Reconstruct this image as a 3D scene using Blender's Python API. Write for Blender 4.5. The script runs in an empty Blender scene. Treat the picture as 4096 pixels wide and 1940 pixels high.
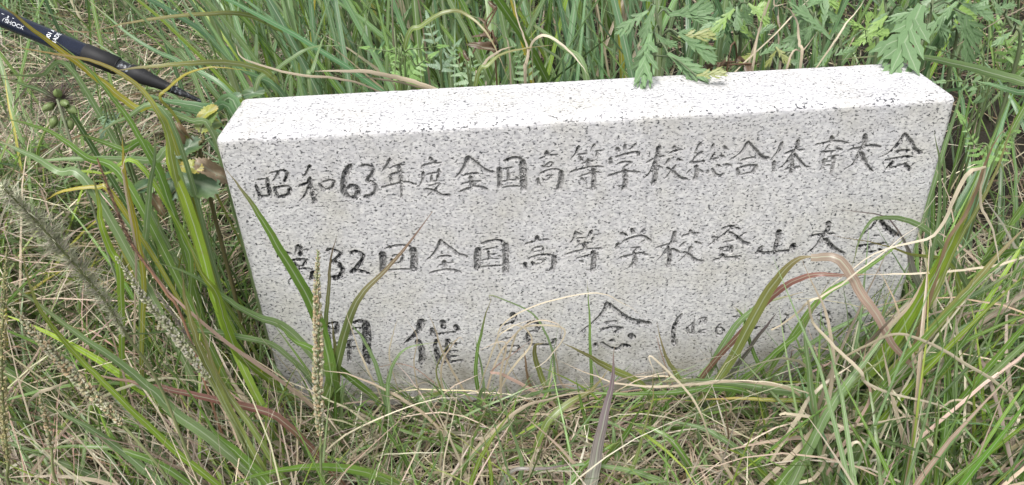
import bpy, math
import numpy as np
from mathutils import Vector, Matrix, Quaternion

rng = np.random.default_rng(11)
sc = bpy.context.scene
COL = sc.collection

# ------------------------------------------------------------------ camera
FPX = 3100.4                     # focal length in photo pixels (photo is 4096 x 1940)
PITCH, ROLL, YAW = 0.556872, -0.049602, 0.015028
CAM = np.array([-0.0774893, -0.5975161, 0.5576757])
_cy, _sy = math.cos(YAW), math.sin(YAW)
FWD = np.array([_sy * math.cos(PITCH), _cy * math.cos(PITCH), -math.sin(PITCH)])
_r = np.array([_cy, -_sy, 0.0]); _u = np.cross(_r, FWD)
RIGHT = math.cos(ROLL) * _r + math.sin(ROLL) * _u
UP = -math.sin(ROLL) * _r + math.cos(ROLL) * _u
cam_d = bpy.data.cameras.new("camera")
cam_d.sensor_fit = 'HORIZONTAL'; cam_d.sensor_width = 36.0
cam_d.lens = 36.0 * FPX / 4096.0
cam_d.clip_start = 0.02; cam_d.clip_end = 500
cam = bpy.data.objects.new("camera", cam_d); COL.objects.link(cam)
M3 = Matrix((RIGHT, UP, -FWD)).transposed()
cam.matrix_world = Matrix.Translation(CAM) @ M3.to_4x4()
sc.camera = cam

# ------------------------------------------------------------------ light
SUN_EL, SUN_AZ = math.radians(64), math.radians(205)    # high veiled sun, behind the camera and a little left
w = bpy.data.worlds.new("World"); sc.world = w; w.use_nodes = True
nt = w.node_tree; nt.nodes.clear()
sky = nt.nodes.new("ShaderNodeTexSky"); sky.sky_type = 'NISHITA'; sky.sun_disc = False
sky.sun_elevation = SUN_EL; sky.sun_rotation = SUN_AZ
sky.dust_density = 4.0; sky.air_density = 1.0
hs = nt.nodes.new("ShaderNodeHueSaturation"); hs.inputs["Saturation"].default_value = 0.22
bg = nt.nodes.new("ShaderNodeBackground"); bg.inputs["Strength"].default_value = 0.09
wo = nt.nodes.new("ShaderNodeOutputWorld")
nt.links.new(sky.outputs[0], hs.inputs["Color"]); nt.links.new(hs.outputs[0], bg.inputs[0]); nt.links.new(bg.outputs[0], wo.inputs[0])
sd = bpy.data.lights.new("sun", 'SUN'); sd.energy = 1.5; sd.angle = math.radians(16); sd.color = (1.0, 0.97, 0.93)
so = bpy.data.objects.new("sun", sd); COL.objects.link(so)
sdir = Vector((math.sin(SUN_AZ) * math.cos(SUN_EL), math.cos(SUN_AZ) * math.cos(SUN_EL), math.sin(SUN_EL)))
so.rotation_euler = sdir.to_track_quat('Z', 'Y').to_euler()
so.location = (0, 0, 5)
vs = sc.view_settings
vs.view_transform = 'Standard'; vs.look = 'None'; vs.gamma = 1.0; vs.use_curve_mapping = False
vs.exposure = 1.2
sc.cycles.max_bounces = 6; sc.cycles.diffuse_bounces = 4; sc.cycles.transmission_bounces = 4; sc.cycles.transparent_max_bounces = 4

# ------------------------------------------------------------------ pixel <-> world
DS = 4096.0 / 2576.0            # traced coordinates are in a 2576 x 1220 view of the photo
def ray(u, v):                   # native photo pixel -> direction
    return FWD + RIGHT * ((u - 2048.0) / FPX) + UP * ((970.0 - v) / FPX)
def onplane(u, v, Y):            # native pixel -> point on the upright plane y = Y
    d = ray(u, v); return CAM + d * ((Y - CAM[1]) / d[1])
def P(u, v, Y):                  # view pixel -> point on the plane y = Y
    if Y > 5:                    # 10 + h: point on the level plane z = h
        d = ray(u * DS, v * DS); return CAM + d * ((Y - 10 - CAM[2]) / d[2])
    return onplane(u * DS, v * DS, Y)
def project(Q):                  # (n,3) -> view pixels and depth
    d = Q - CAM; z = d @ FWD
    zz = np.where(z < 1e-4, 1e-4, z)
    return (2048 + FPX * (d @ RIGHT) / zz) / DS, (970 - FPX * (d @ UP) / zz) / DS, z

def sstep(a, b, x):
    t = np.clip((x - a) / (b - a), 0, 1); return t * t * (3 - 2 * t)
W2, SH, SD = 0.31, 0.3037, 0.091         # stone: half width, height, depth
def vnoise(x, y, s=0.0):
    return (np.sin(x * 7.1 + 1.3 + s) * np.cos(y * 6.3 - s) + 0.5 * np.sin(x * 17.3 - y * 13.1 + 2 * s) + 0.3 * np.sin(x * 31 + y * 37 + s)) / 1.8
def terrain(x, y):
    x = np.asarray(x, float); y = np.asarray(y, float)
    back = 0.10 * sstep(0.10, 0.55, y) + 0.10 * np.clip(y - 0.35, 0, 1.6)
    left = 0.13 * sstep(-0.36, -0.62, x) * sstep(-0.45, 0.0, y)
    bank = 0.10 * np.exp(-((x + 0.52) / 0.16) ** 2 - ((y - 0.16) / 0.14) ** 2)
    near = sstep(0.02, 0.16, np.hypot(np.clip(np.abs(x) - W2, 0, None), np.clip(np.maximum(-y, y - SD), 0, None)))
    return np.maximum(back, left) + bank + 0.012 * vnoise(x, y) * near - 0.004

# ------------------------------------------------------------------ materials
def new_mat(name):
    m = bpy.data.materials.new(name); m.use_nodes = True
    n = m.node_tree; n.nodes.clear(); return m, n
def nd(n, t, **kw):
    x = n.nodes.new(t)
    for k, v in kw.items(): setattr(x, k, v)
    return x
def ramp(n, src, stops):
    r = n.nodes.new("ShaderNodeValToRGB"); e = r.color_ramp.elements
    while len(e) > 1: e.remove(e[-1])
    for i, (p, c) in enumerate(stops):
        el = e[0] if i == 0 else e.new(p)
        el.position = p; el.color = (c, c, c, 1) if not isinstance(c, tuple) else (*c, 1)
    n.links.new(src, r.inputs[0]); return r.outputs[0]
def mix(n, f, a, b, mode='MIX'):
    m = n.nodes.new("ShaderNodeMix"); m.data_type = 'RGBA'; m.blend_type = mode
    for s, v in ((m.inputs[0], f), (m.inputs[6], a), (m.inputs[7], b)):
        if hasattr(v, 'is_linked'): n.links.new(v, s)
        elif isinstance(v, (int, float)): s.default_value = v if s.type == 'VALUE' else (v, v, v, 1)
        else: s.default_value = (*v, 1)
    return m.outputs[2]
def math_(n, op, a, b=None, clamp=False):
    m = n.nodes.new("ShaderNodeMath"); m.operation = op; m.use_clamp = clamp
    for s, v in zip(m.inputs, (a, b)):
        if v is None: continue
        if hasattr(v, 'is_linked'): n.links.new(v, s)
        else: s.default_value = v
    return m.outputs[0]
def noise(n, vec, scale, detail=2.0, rough=0.5):
    t = n.nodes.new("ShaderNodeTexNoise"); t.inputs["Scale"].default_value = scale
    t.inputs["Detail"].default_value = detail; t.inputs["Roughness"].default_value = rough
    if vec is not None: n.links.new(vec, t.inputs["Vector"])
    return t.outputs["Fac"]

def granite():
    m, n = new_mat("granite")
    tc = nd(n, "ShaderNodeTexCoord")
    mp = nd(n, "ShaderNodeMapping"); mp.inputs["Scale"].default_value = (0.62, 0.85, 1.0)
    n.links.new(tc.outputs["Object"], mp.inputs[0]); v = mp.outputs[0]
    vor = nd(n, "ShaderNodeTexVoronoi"); vor.inputs["Scale"].default_value = 430
    n.links.new(v, vor.inputs["Vector"])
    sep = nd(n, "ShaderNodeSeparateColor"); n.links.new(vor.outputs["Color"], sep.inputs[0])
    grain = ramp(n, sep.outputs[0], [(0, (0.475, 0.47, 0.485)), (0.45, (0.575, 0.567, 0.578)), (1, (0.68, 0.672, 0.672))])
    spk = ramp(n, noise(n, v, 540, 2.5, 0.62), [(0.54, 0.0), (0.605, 0.95)])
    clus = ramp(n, noise(n, v, 150, 3), [(0.30, 0.15), (0.58, 1.0)])
    spk = math_(n, 'MULTIPLY', spk, clus)
    mid = ramp(n, noise(n, v, 330, 3, 0.6), [(0.48, 0.0), (0.66, 0.36)])
    c = mix(n, mid, grain, (0.30, 0.31, 0.33))
    stain = ramp(n, noise(n, tc.outputs["Object"], 19, 4, 0.6), [(0.47, 0.0), (0.72, 0.45)])
    c = mix(n, stain, c, (0.50, 0.475, 0.385))
    st2 = ramp(n, noise(n, tc.outputs["Object"], 9, 5, 0.6), [(0.48, 0.0), (0.75, 0.35)])
    c = mix(n, st2, c, (0.42, 0.42, 0.45))
    c = mix(n, spk, c, (0.03, 0.033, 0.04))
    # moss and dirt splashed up from the ground
    sx = nd(n, "ShaderNodeSeparateXYZ"); n.links.new(tc.outputs["Object"], sx.inputs[0])
    low = math_(n, 'MULTIPLY', ramp(n, sx.outputs[2], [(0.0, 1.0), (0.085, 0.0)]), ramp(n, noise(n, tc.outputs["Object"], 45, 4), [(0.35, 0.1), (0.7, 1.0)]))
    c = mix(n, low, c, (0.20, 0.185, 0.13))
    # carved lettering: plain cut stone with worn remains of black paint
    at = nd(n, "ShaderNodeAttribute", attribute_name="carve"); ap = nd(n, "ShaderNodeAttribute", attribute_name="paint")
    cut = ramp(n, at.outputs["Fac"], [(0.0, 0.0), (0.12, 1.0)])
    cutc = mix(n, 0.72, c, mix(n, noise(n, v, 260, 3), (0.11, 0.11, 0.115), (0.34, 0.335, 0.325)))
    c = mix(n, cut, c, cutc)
    pn = noise(n, tc.outputs["Object"], 330, 3, 0.65)
    thr = math_(n, 'SUBTRACT', math_(n, 'ADD', pn, math_(n, 'MULTIPLY', ap.outputs["Fac"], 0.22)), 0.63)
    pm = math_(n, 'MULTIPLY', math_(n, 'MULTIPLY', thr, 14.0, True), cut)
    c = mix(n, pm, c, (0.018, 0.019, 0.022))
    b = nd(n, "ShaderNodeBsdfPrincipled"); n.links.new(c, b.inputs["Base Color"])
    b.inputs["Roughness"].default_value = 0.62; b.inputs["Specular IOR Level"].default_value = 0.35
    bp = nd(n, "ShaderNodeBump"); bp.inputs["Strength"].default_value = 0.25; bp.inputs["Distance"].default_value = 0.0006
    n.links.new(noise(n, v, 500, 3), bp.inputs["Height"]); n.links.new(bp.outputs[0], b.inputs["Normal"])
    o = nd(n, "ShaderNodeOutputMaterial"); n.links.new(b.outputs[0], o.inputs[0]); return m

def foliage(name, rough=0.38, streak=0.42, transl=0.36, midrib=0.6, blot=0.25):
    """colour comes from the blade's own colour attribute; u runs across, v along (metres)"""
    m, n = new_mat(name)
    ac = nd(n, "ShaderNodeAttribute", attribute_name="Col")
    au = nd(n, "ShaderNodeAttribute", attribute_name="u"); av = nd(n, "ShaderNodeAttribute", attribute_name="v")
    cb = nd(n, "ShaderNodeCombineXYZ")
    n.links.new(math_(n, 'MULTIPLY', au.outputs["Fac"], 22.0), cb.inputs[0]); n.links.new(math_(n, 'MULTIPLY', av.outputs["Fac"], 14.0), cb.inputs[1])
    tc = nd(n, "ShaderNodeTexCoord")
    st = noise(n, cb.outputs[0], 1.0, 3, 0.6)
    k = ramp(n, st, [(0.3, 1.0 - streak), (0.7, 1.0 + streak)])
    c = mix(n, 1.0, ac.outputs["Color"], k, 'MULTIPLY')
    rib = ramp(n, math_(n, 'ABSOLUTE', math_(n, 'SUBTRACT', au.outputs["Fac"], 0.5)), [(0.02, midrib), (0.075, 0.0)])
    c = mix(n, rib, c, (0.50, 0.56, 0.42))
    bl = ramp(n, noise(n, tc.outputs["Object"], 75, 3, 0.6), [(0.60, 0.0), (0.74, blot)])
    c = mix(n, bl, c, (0.23, 0.15, 0.06))
    p = nd(n, "ShaderNodeBsdfPrincipled"); n.links.new(c, p.inputs["Base Color"])
    p.inputs["Roughness"].default_value = rough; p.inputs["Specular IOR Level"].default_value = 0.5
    t = nd(n, "ShaderNodeBsdfTranslucent"); n.links.new(c, t.inputs[0])
    mx = nd(n, "ShaderNodeMixShader"); mx.inputs[0].default_value = transl
    n.links.new(p.outputs[0], mx.inputs[1]); n.links.new(t.outputs[0], mx.inputs[2])
    o = nd(n, "ShaderNodeOutputMaterial"); n.links.new(mx.outputs[0], o.inputs[0]); return m

def plain(name, col, rough=0.5, wear=None, spec=0.5, nscale=200.0, lo=0.62, hi=0.72):
    m, n = new_mat(name)
    b = nd(n, "ShaderNodeBsdfPrincipled")
    tc = nd(n, "ShaderNodeTexCoord")
    v = ramp(n, noise(n, tc.outputs["Object"], 60, 3), [(0.3, 0.8), (0.7, 1.2)])
    c = mix(n, 1.0, col, v, 'MULTIPLY')
    if wear is not None:
        c = mix(n, ramp(n, noise(n, tc.outputs["Object"], nscale, 4, 0.65), [(lo, 0.0), (hi, 0.8)]), c, wear)
    n.links.new(c, b.inputs["Base Color"]); b.inputs["Roughness"].default_value = rough; b.inputs["Specular IOR Level"].default_value = spec
    o = nd(n, "ShaderNodeOutputMaterial"); n.links.new(b.outputs[0], o.inputs[0]); return m

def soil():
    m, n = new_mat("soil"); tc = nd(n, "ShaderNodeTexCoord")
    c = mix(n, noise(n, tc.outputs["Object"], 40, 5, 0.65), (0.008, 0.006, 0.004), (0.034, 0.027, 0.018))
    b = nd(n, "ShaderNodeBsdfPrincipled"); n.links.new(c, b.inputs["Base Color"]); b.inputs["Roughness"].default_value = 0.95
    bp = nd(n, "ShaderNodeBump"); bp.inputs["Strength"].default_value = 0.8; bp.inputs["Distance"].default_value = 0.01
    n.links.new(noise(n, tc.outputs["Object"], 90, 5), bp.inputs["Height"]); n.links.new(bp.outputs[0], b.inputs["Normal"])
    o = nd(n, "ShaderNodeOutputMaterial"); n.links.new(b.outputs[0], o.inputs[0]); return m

MAT = dict(granite=granite(), blade=foliage("grass_blade"), straw=foliage("dry_straw", 0.6, 0.3, 0.2, 0.0, 0.12),
           leaf=foliage("leaf", 0.42, 0.16, 0.28, 0.34, 0.08), seed=foliage("seed", 0.7, 0.2, 0.15, 0.0, 0.1), soil=soil(),
           navy=plain("navy_paint", (0.009, 0.013, 0.028), 0.25, (0.16, 0.17, 0.2), 0.5, 260, 0.66, 0.76),
           rubber=plain("black_rubber", (0.014, 0.014, 0.016), 0.62, (0.10, 0.10, 0.11), 0.35, 320, 0.64, 0.8),
           tipblack=plain("scuffed_black_plastic", (0.010, 0.011, 0.015), 0.35, (0.33, 0.36, 0.40), 0.5, 420, 0.54, 0.68),
           white=plain("white_print", (0.72, 0.74, 0.78), 0.5))

# ------------------------------------------------------------------ objects
def tag(o, label=None, cat=None, group=None, kind=None):
    for k, v in (("label", label), ("category", cat), ("group", group), ("kind", kind)):
        if v: o[k] = v
    return o
def empty(name, loc, label, cat, group=None):
    o = bpy.data.objects.new(name, None); COL.objects.link(o); o.location = Vector(loc); o.empty_display_size = 0.02
    return tag(o, label, cat, group)
def link(name, me, parent=None):
    o = bpy.data.objects.new(name, me); COL.objects.link(o)
    if parent is not None:
        o.parent = parent
        o.matrix_parent_inverse = Matrix.Translation(-parent.location)
    return o

class MB:
    """mesh collector: vertices, quads/tris and per-vertex colour, u, v"""
    def __init__(s): s.V, s.Q, s.T, s.C, s.U, s.W, s.n = [], [], [], [], [], [], 0
    def add(s, V, quads=None, tris=None, C=(0.2, 0.2, 0.2), U=None, W=None):
        V = np.asarray(V, float).reshape(-1, 3); k = len(V)
        s.V.append(V)
        C = np.asarray(C, float)
        s.C.append(np.broadcast_to(C, (k, 3)) if C.ndim == 1 else C.reshape(-1, 3))
        s.U.append(np.full(k, 0.25) if U is None else np.asarray(U, float).ravel())
        s.W.append(np.zeros(k) if W is None else np.asarray(W, float).ravel())
        if quads is not None and len(quads): s.Q.append(np.asarray(quads, int).reshape(-1, 4) + s.n)
        if tris is not None and len(tris): s.T.append(np.asarray(tris, int).reshape(-1, 3) + s.n)
        s.n += k
    def mesh(s, name, mat, smooth=True):
        me = bpy.data.meshes.new(name)
        V = np.concatenate(s.V)
        Q = np.concatenate(s.Q) if s.Q else np.zeros((0, 4), int); T = np.concatenate(s.T) if s.T else np.zeros((0, 3), int)
        me.vertices.add(len(V)); me.vertices.foreach_set("co", V.ravel())
        idx = np.concatenate([Q.ravel(), T.ravel()]).astype(np.int32)
        me.loops.add(len(idx)); me.loops.foreach_set("vertex_index", idx)
        tot = np.concatenate([np.full(len(Q), 4), np.full(len(T), 3)]).astype(np.int32)
        st = np.concatenate([[0], np.cumsum(tot)[:-1]]).astype(np.int32)
        me.polygons.add(len(tot)); me.polygons.foreach_set("loop_start", st); me.polygons.foreach_set("loop_total", tot)
        me.polygons.foreach_set("use_smooth", np.full(len(tot), smooth))
        C = np.concatenate(s.C); C4 = np.concatenate([C, np.ones((len(C), 1))], 1)
        a = me.attributes.new("Col", 'FLOAT_COLOR', 'POINT'); a.data.foreach_set("color", C4.ravel().astype(np.float32))
        a = me.attributes.new("u", 'FLOAT', 'POINT'); a.data.foreach_set("value", np.concatenate(s.U).astype(np.float32))
        a = me.attributes.new("v", 'FLOAT', 'POINT'); a.data.foreach_set("value", np.concatenate(s.W).astype(np.float32))
        me.update(calc_edges=True); me.validate()
        if mat: me.materials.append(MAT[mat])
        return me
    def build(s, name, mat, parent=None, smooth=True): return link(name, s.mesh(name, mat, smooth), parent)

def norm(v): return v / np.maximum(np.linalg.norm(v, axis=-1, keepdims=True), 1e-9)
def catmull(pts, per=8):
    p = np.asarray(pts, float)
    if len(p) == 2: t = np.linspace(0, 1, per + 1)[:, None]; return p[0] * (1 - t) + p[1] * t
    e = np.vstack([2 * p[0] - p[1], p, 2 * p[-1] - p[-2]]); out = []
    for i in range(1, len(e) - 2):
        t = np.linspace(0, 1, per, endpoint=False)[:, None]
        a, b, c, d = e[i - 1], e[i], e[i + 1], e[i + 2]
        out.append(0.5 * ((2 * b) + (c - a) * t + (2 * a - 5 * b + 4 * c - d) * t ** 2 + (3 * b - a - 3 * c + d) * t ** 3))
    out.append(p[-1:]); return np.vstack(out)

def ribbons(mb, pts, side, wid, cols, fold=0.22):
    """pts (n,k,3) centre lines, side (n,k,3) unit, wid (n,k), cols (n,k,3): folded 3-vertex-wide strips"""
    n, k, _ = pts.shape
    tan = norm(np.gradient(pts, axis=1)); nor = norm(np.cross(side, tan))
    h = side * wid[..., None] * 0.5
    V = np.stack([pts - h, pts - nor * wid[..., None] * fold * 0.5, pts + h], 2)          # n,k,3,3
    i = (np.arange(n)[:, None, None] * k + np.arange(k - 1)[None, :, None]) * 3 + np.arange(2)[None, None, :]
    Q = np.stack([i, i + 1, i + 4, i + 3], -1).reshape(-1, 4)
    C = np.repeat(cols[:, :, None, :], 3, 2)
    seg = np.linalg.norm(np.diff(pts, axis=1), axis=-1); L = np.concatenate([np.zeros((n, 1)), np.cumsum(seg, 1)], 1) + rng.random((n, 1)) * 50
    U = np.broadcast_to(np.array([0, .5, 1.0]), (n, k, 3)); Wv = np.repeat(L[:, :, None], 3, 2)
    mb.add(V.reshape(-1, 3), Q, None, C.reshape(-1, 3), U, Wv)

PAL = {  # root, middle, tip colours of grass blades
    'green': ((.20, .29, .08), (.135, .25, .045), (.155, .26, .05)), 'sage': ((.26, .33, .16), (.18, .275, .11), (.19, .285, .115)),
    'blue': ((.22, .33, .17), (.14, .26, .12), (.15, .265, .115)), 'lime': ((.22, .32, .06), (.225, .35, .04), (.28, .34, .05)),
    'yellow': ((.24, .32, .08), (.36, .33, .04), (.42, .33, .05)), 'straw': ((.42, .36, .25), (.54, .475, .355), (.58, .52, .41)),
    'tan': ((.35, .29, .20), (.41, .345, .25), (.45, .38, .29)), 'pink': ((.34, .27, .20), (.38, .27, .22), (.38, .24, .19)),
    'purple': ((.25, .33, .19), (.25, .23, .21), (.22, .14, .18)), 'olive': ((.22, .29, .09), (.24, .28, .08), (.24, .20, .08)),
    'brown': ((.20, .14, .08), (.24, .17, .10), (.22, .14, .09)), 'greentan': ((.20, .30, .08), (.22, .28, .08), (.38, .29, .15)),
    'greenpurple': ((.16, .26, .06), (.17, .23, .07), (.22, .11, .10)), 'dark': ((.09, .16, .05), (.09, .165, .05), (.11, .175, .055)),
    'red': ((.22, .14, .09), (.26, .12, .10), (.28, .16, .12)), 'orange': ((.22, .32, .07), (.26, .32, .07), (.42, .26, .09)),
}
def palcol(name, t):
    a, b, c = (np.array(x) for x in PAL[name]); t = np.asarray(t)[..., None]
    return np.where(t < .5, a + (b - a) * (t * 2), b + (c - b) * (t * 2 - 1))

# ================================================================== ground
def build_ground():
    xs = np.concatenate([np.linspace(-40, -1.6, 24), np.linspace(-1.5, 1.9, 110), np.linspace(2.0, 40, 24)])
    ys = np.concatenate([np.linspace(-40, -1.0, 20), np.linspace(-0.9, 2.6, 110), np.linspace(2.8, 60, 24)])
    X, Y = np.meshgrid(xs, ys); Z = terrain(X, Y)
    nx = len(xs); i = (np.arange(len(ys) - 1)[:, None] * nx + np.arange(nx - 1)[None, :]).ravel()
    mb = MB(); mb.add(np.stack([X, Y, Z], -1), np.stack([i, i + 1, i + nx + 1, i + nx], -1))
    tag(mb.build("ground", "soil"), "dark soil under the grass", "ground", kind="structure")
build_ground()

# ================================================================== the inscribed stone
CROPS = dict(A=(980, 560, 3.4347), B=(1700, 560, 3.4347), C=(2400, 500, 3.4347), D=(3000, 480, 3.4347), E=(1050, 900, 3.4347),
             F=(1700, 900, 3.4347), G=(2400, 850, 3.4347), H=(2950, 840, 3.4347), J=(980, 1150, 2.44), K=(1400, 1150, 2.44), L=(2000, 1150, 2.44), N=(2600, 1150, 2.44))
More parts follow.
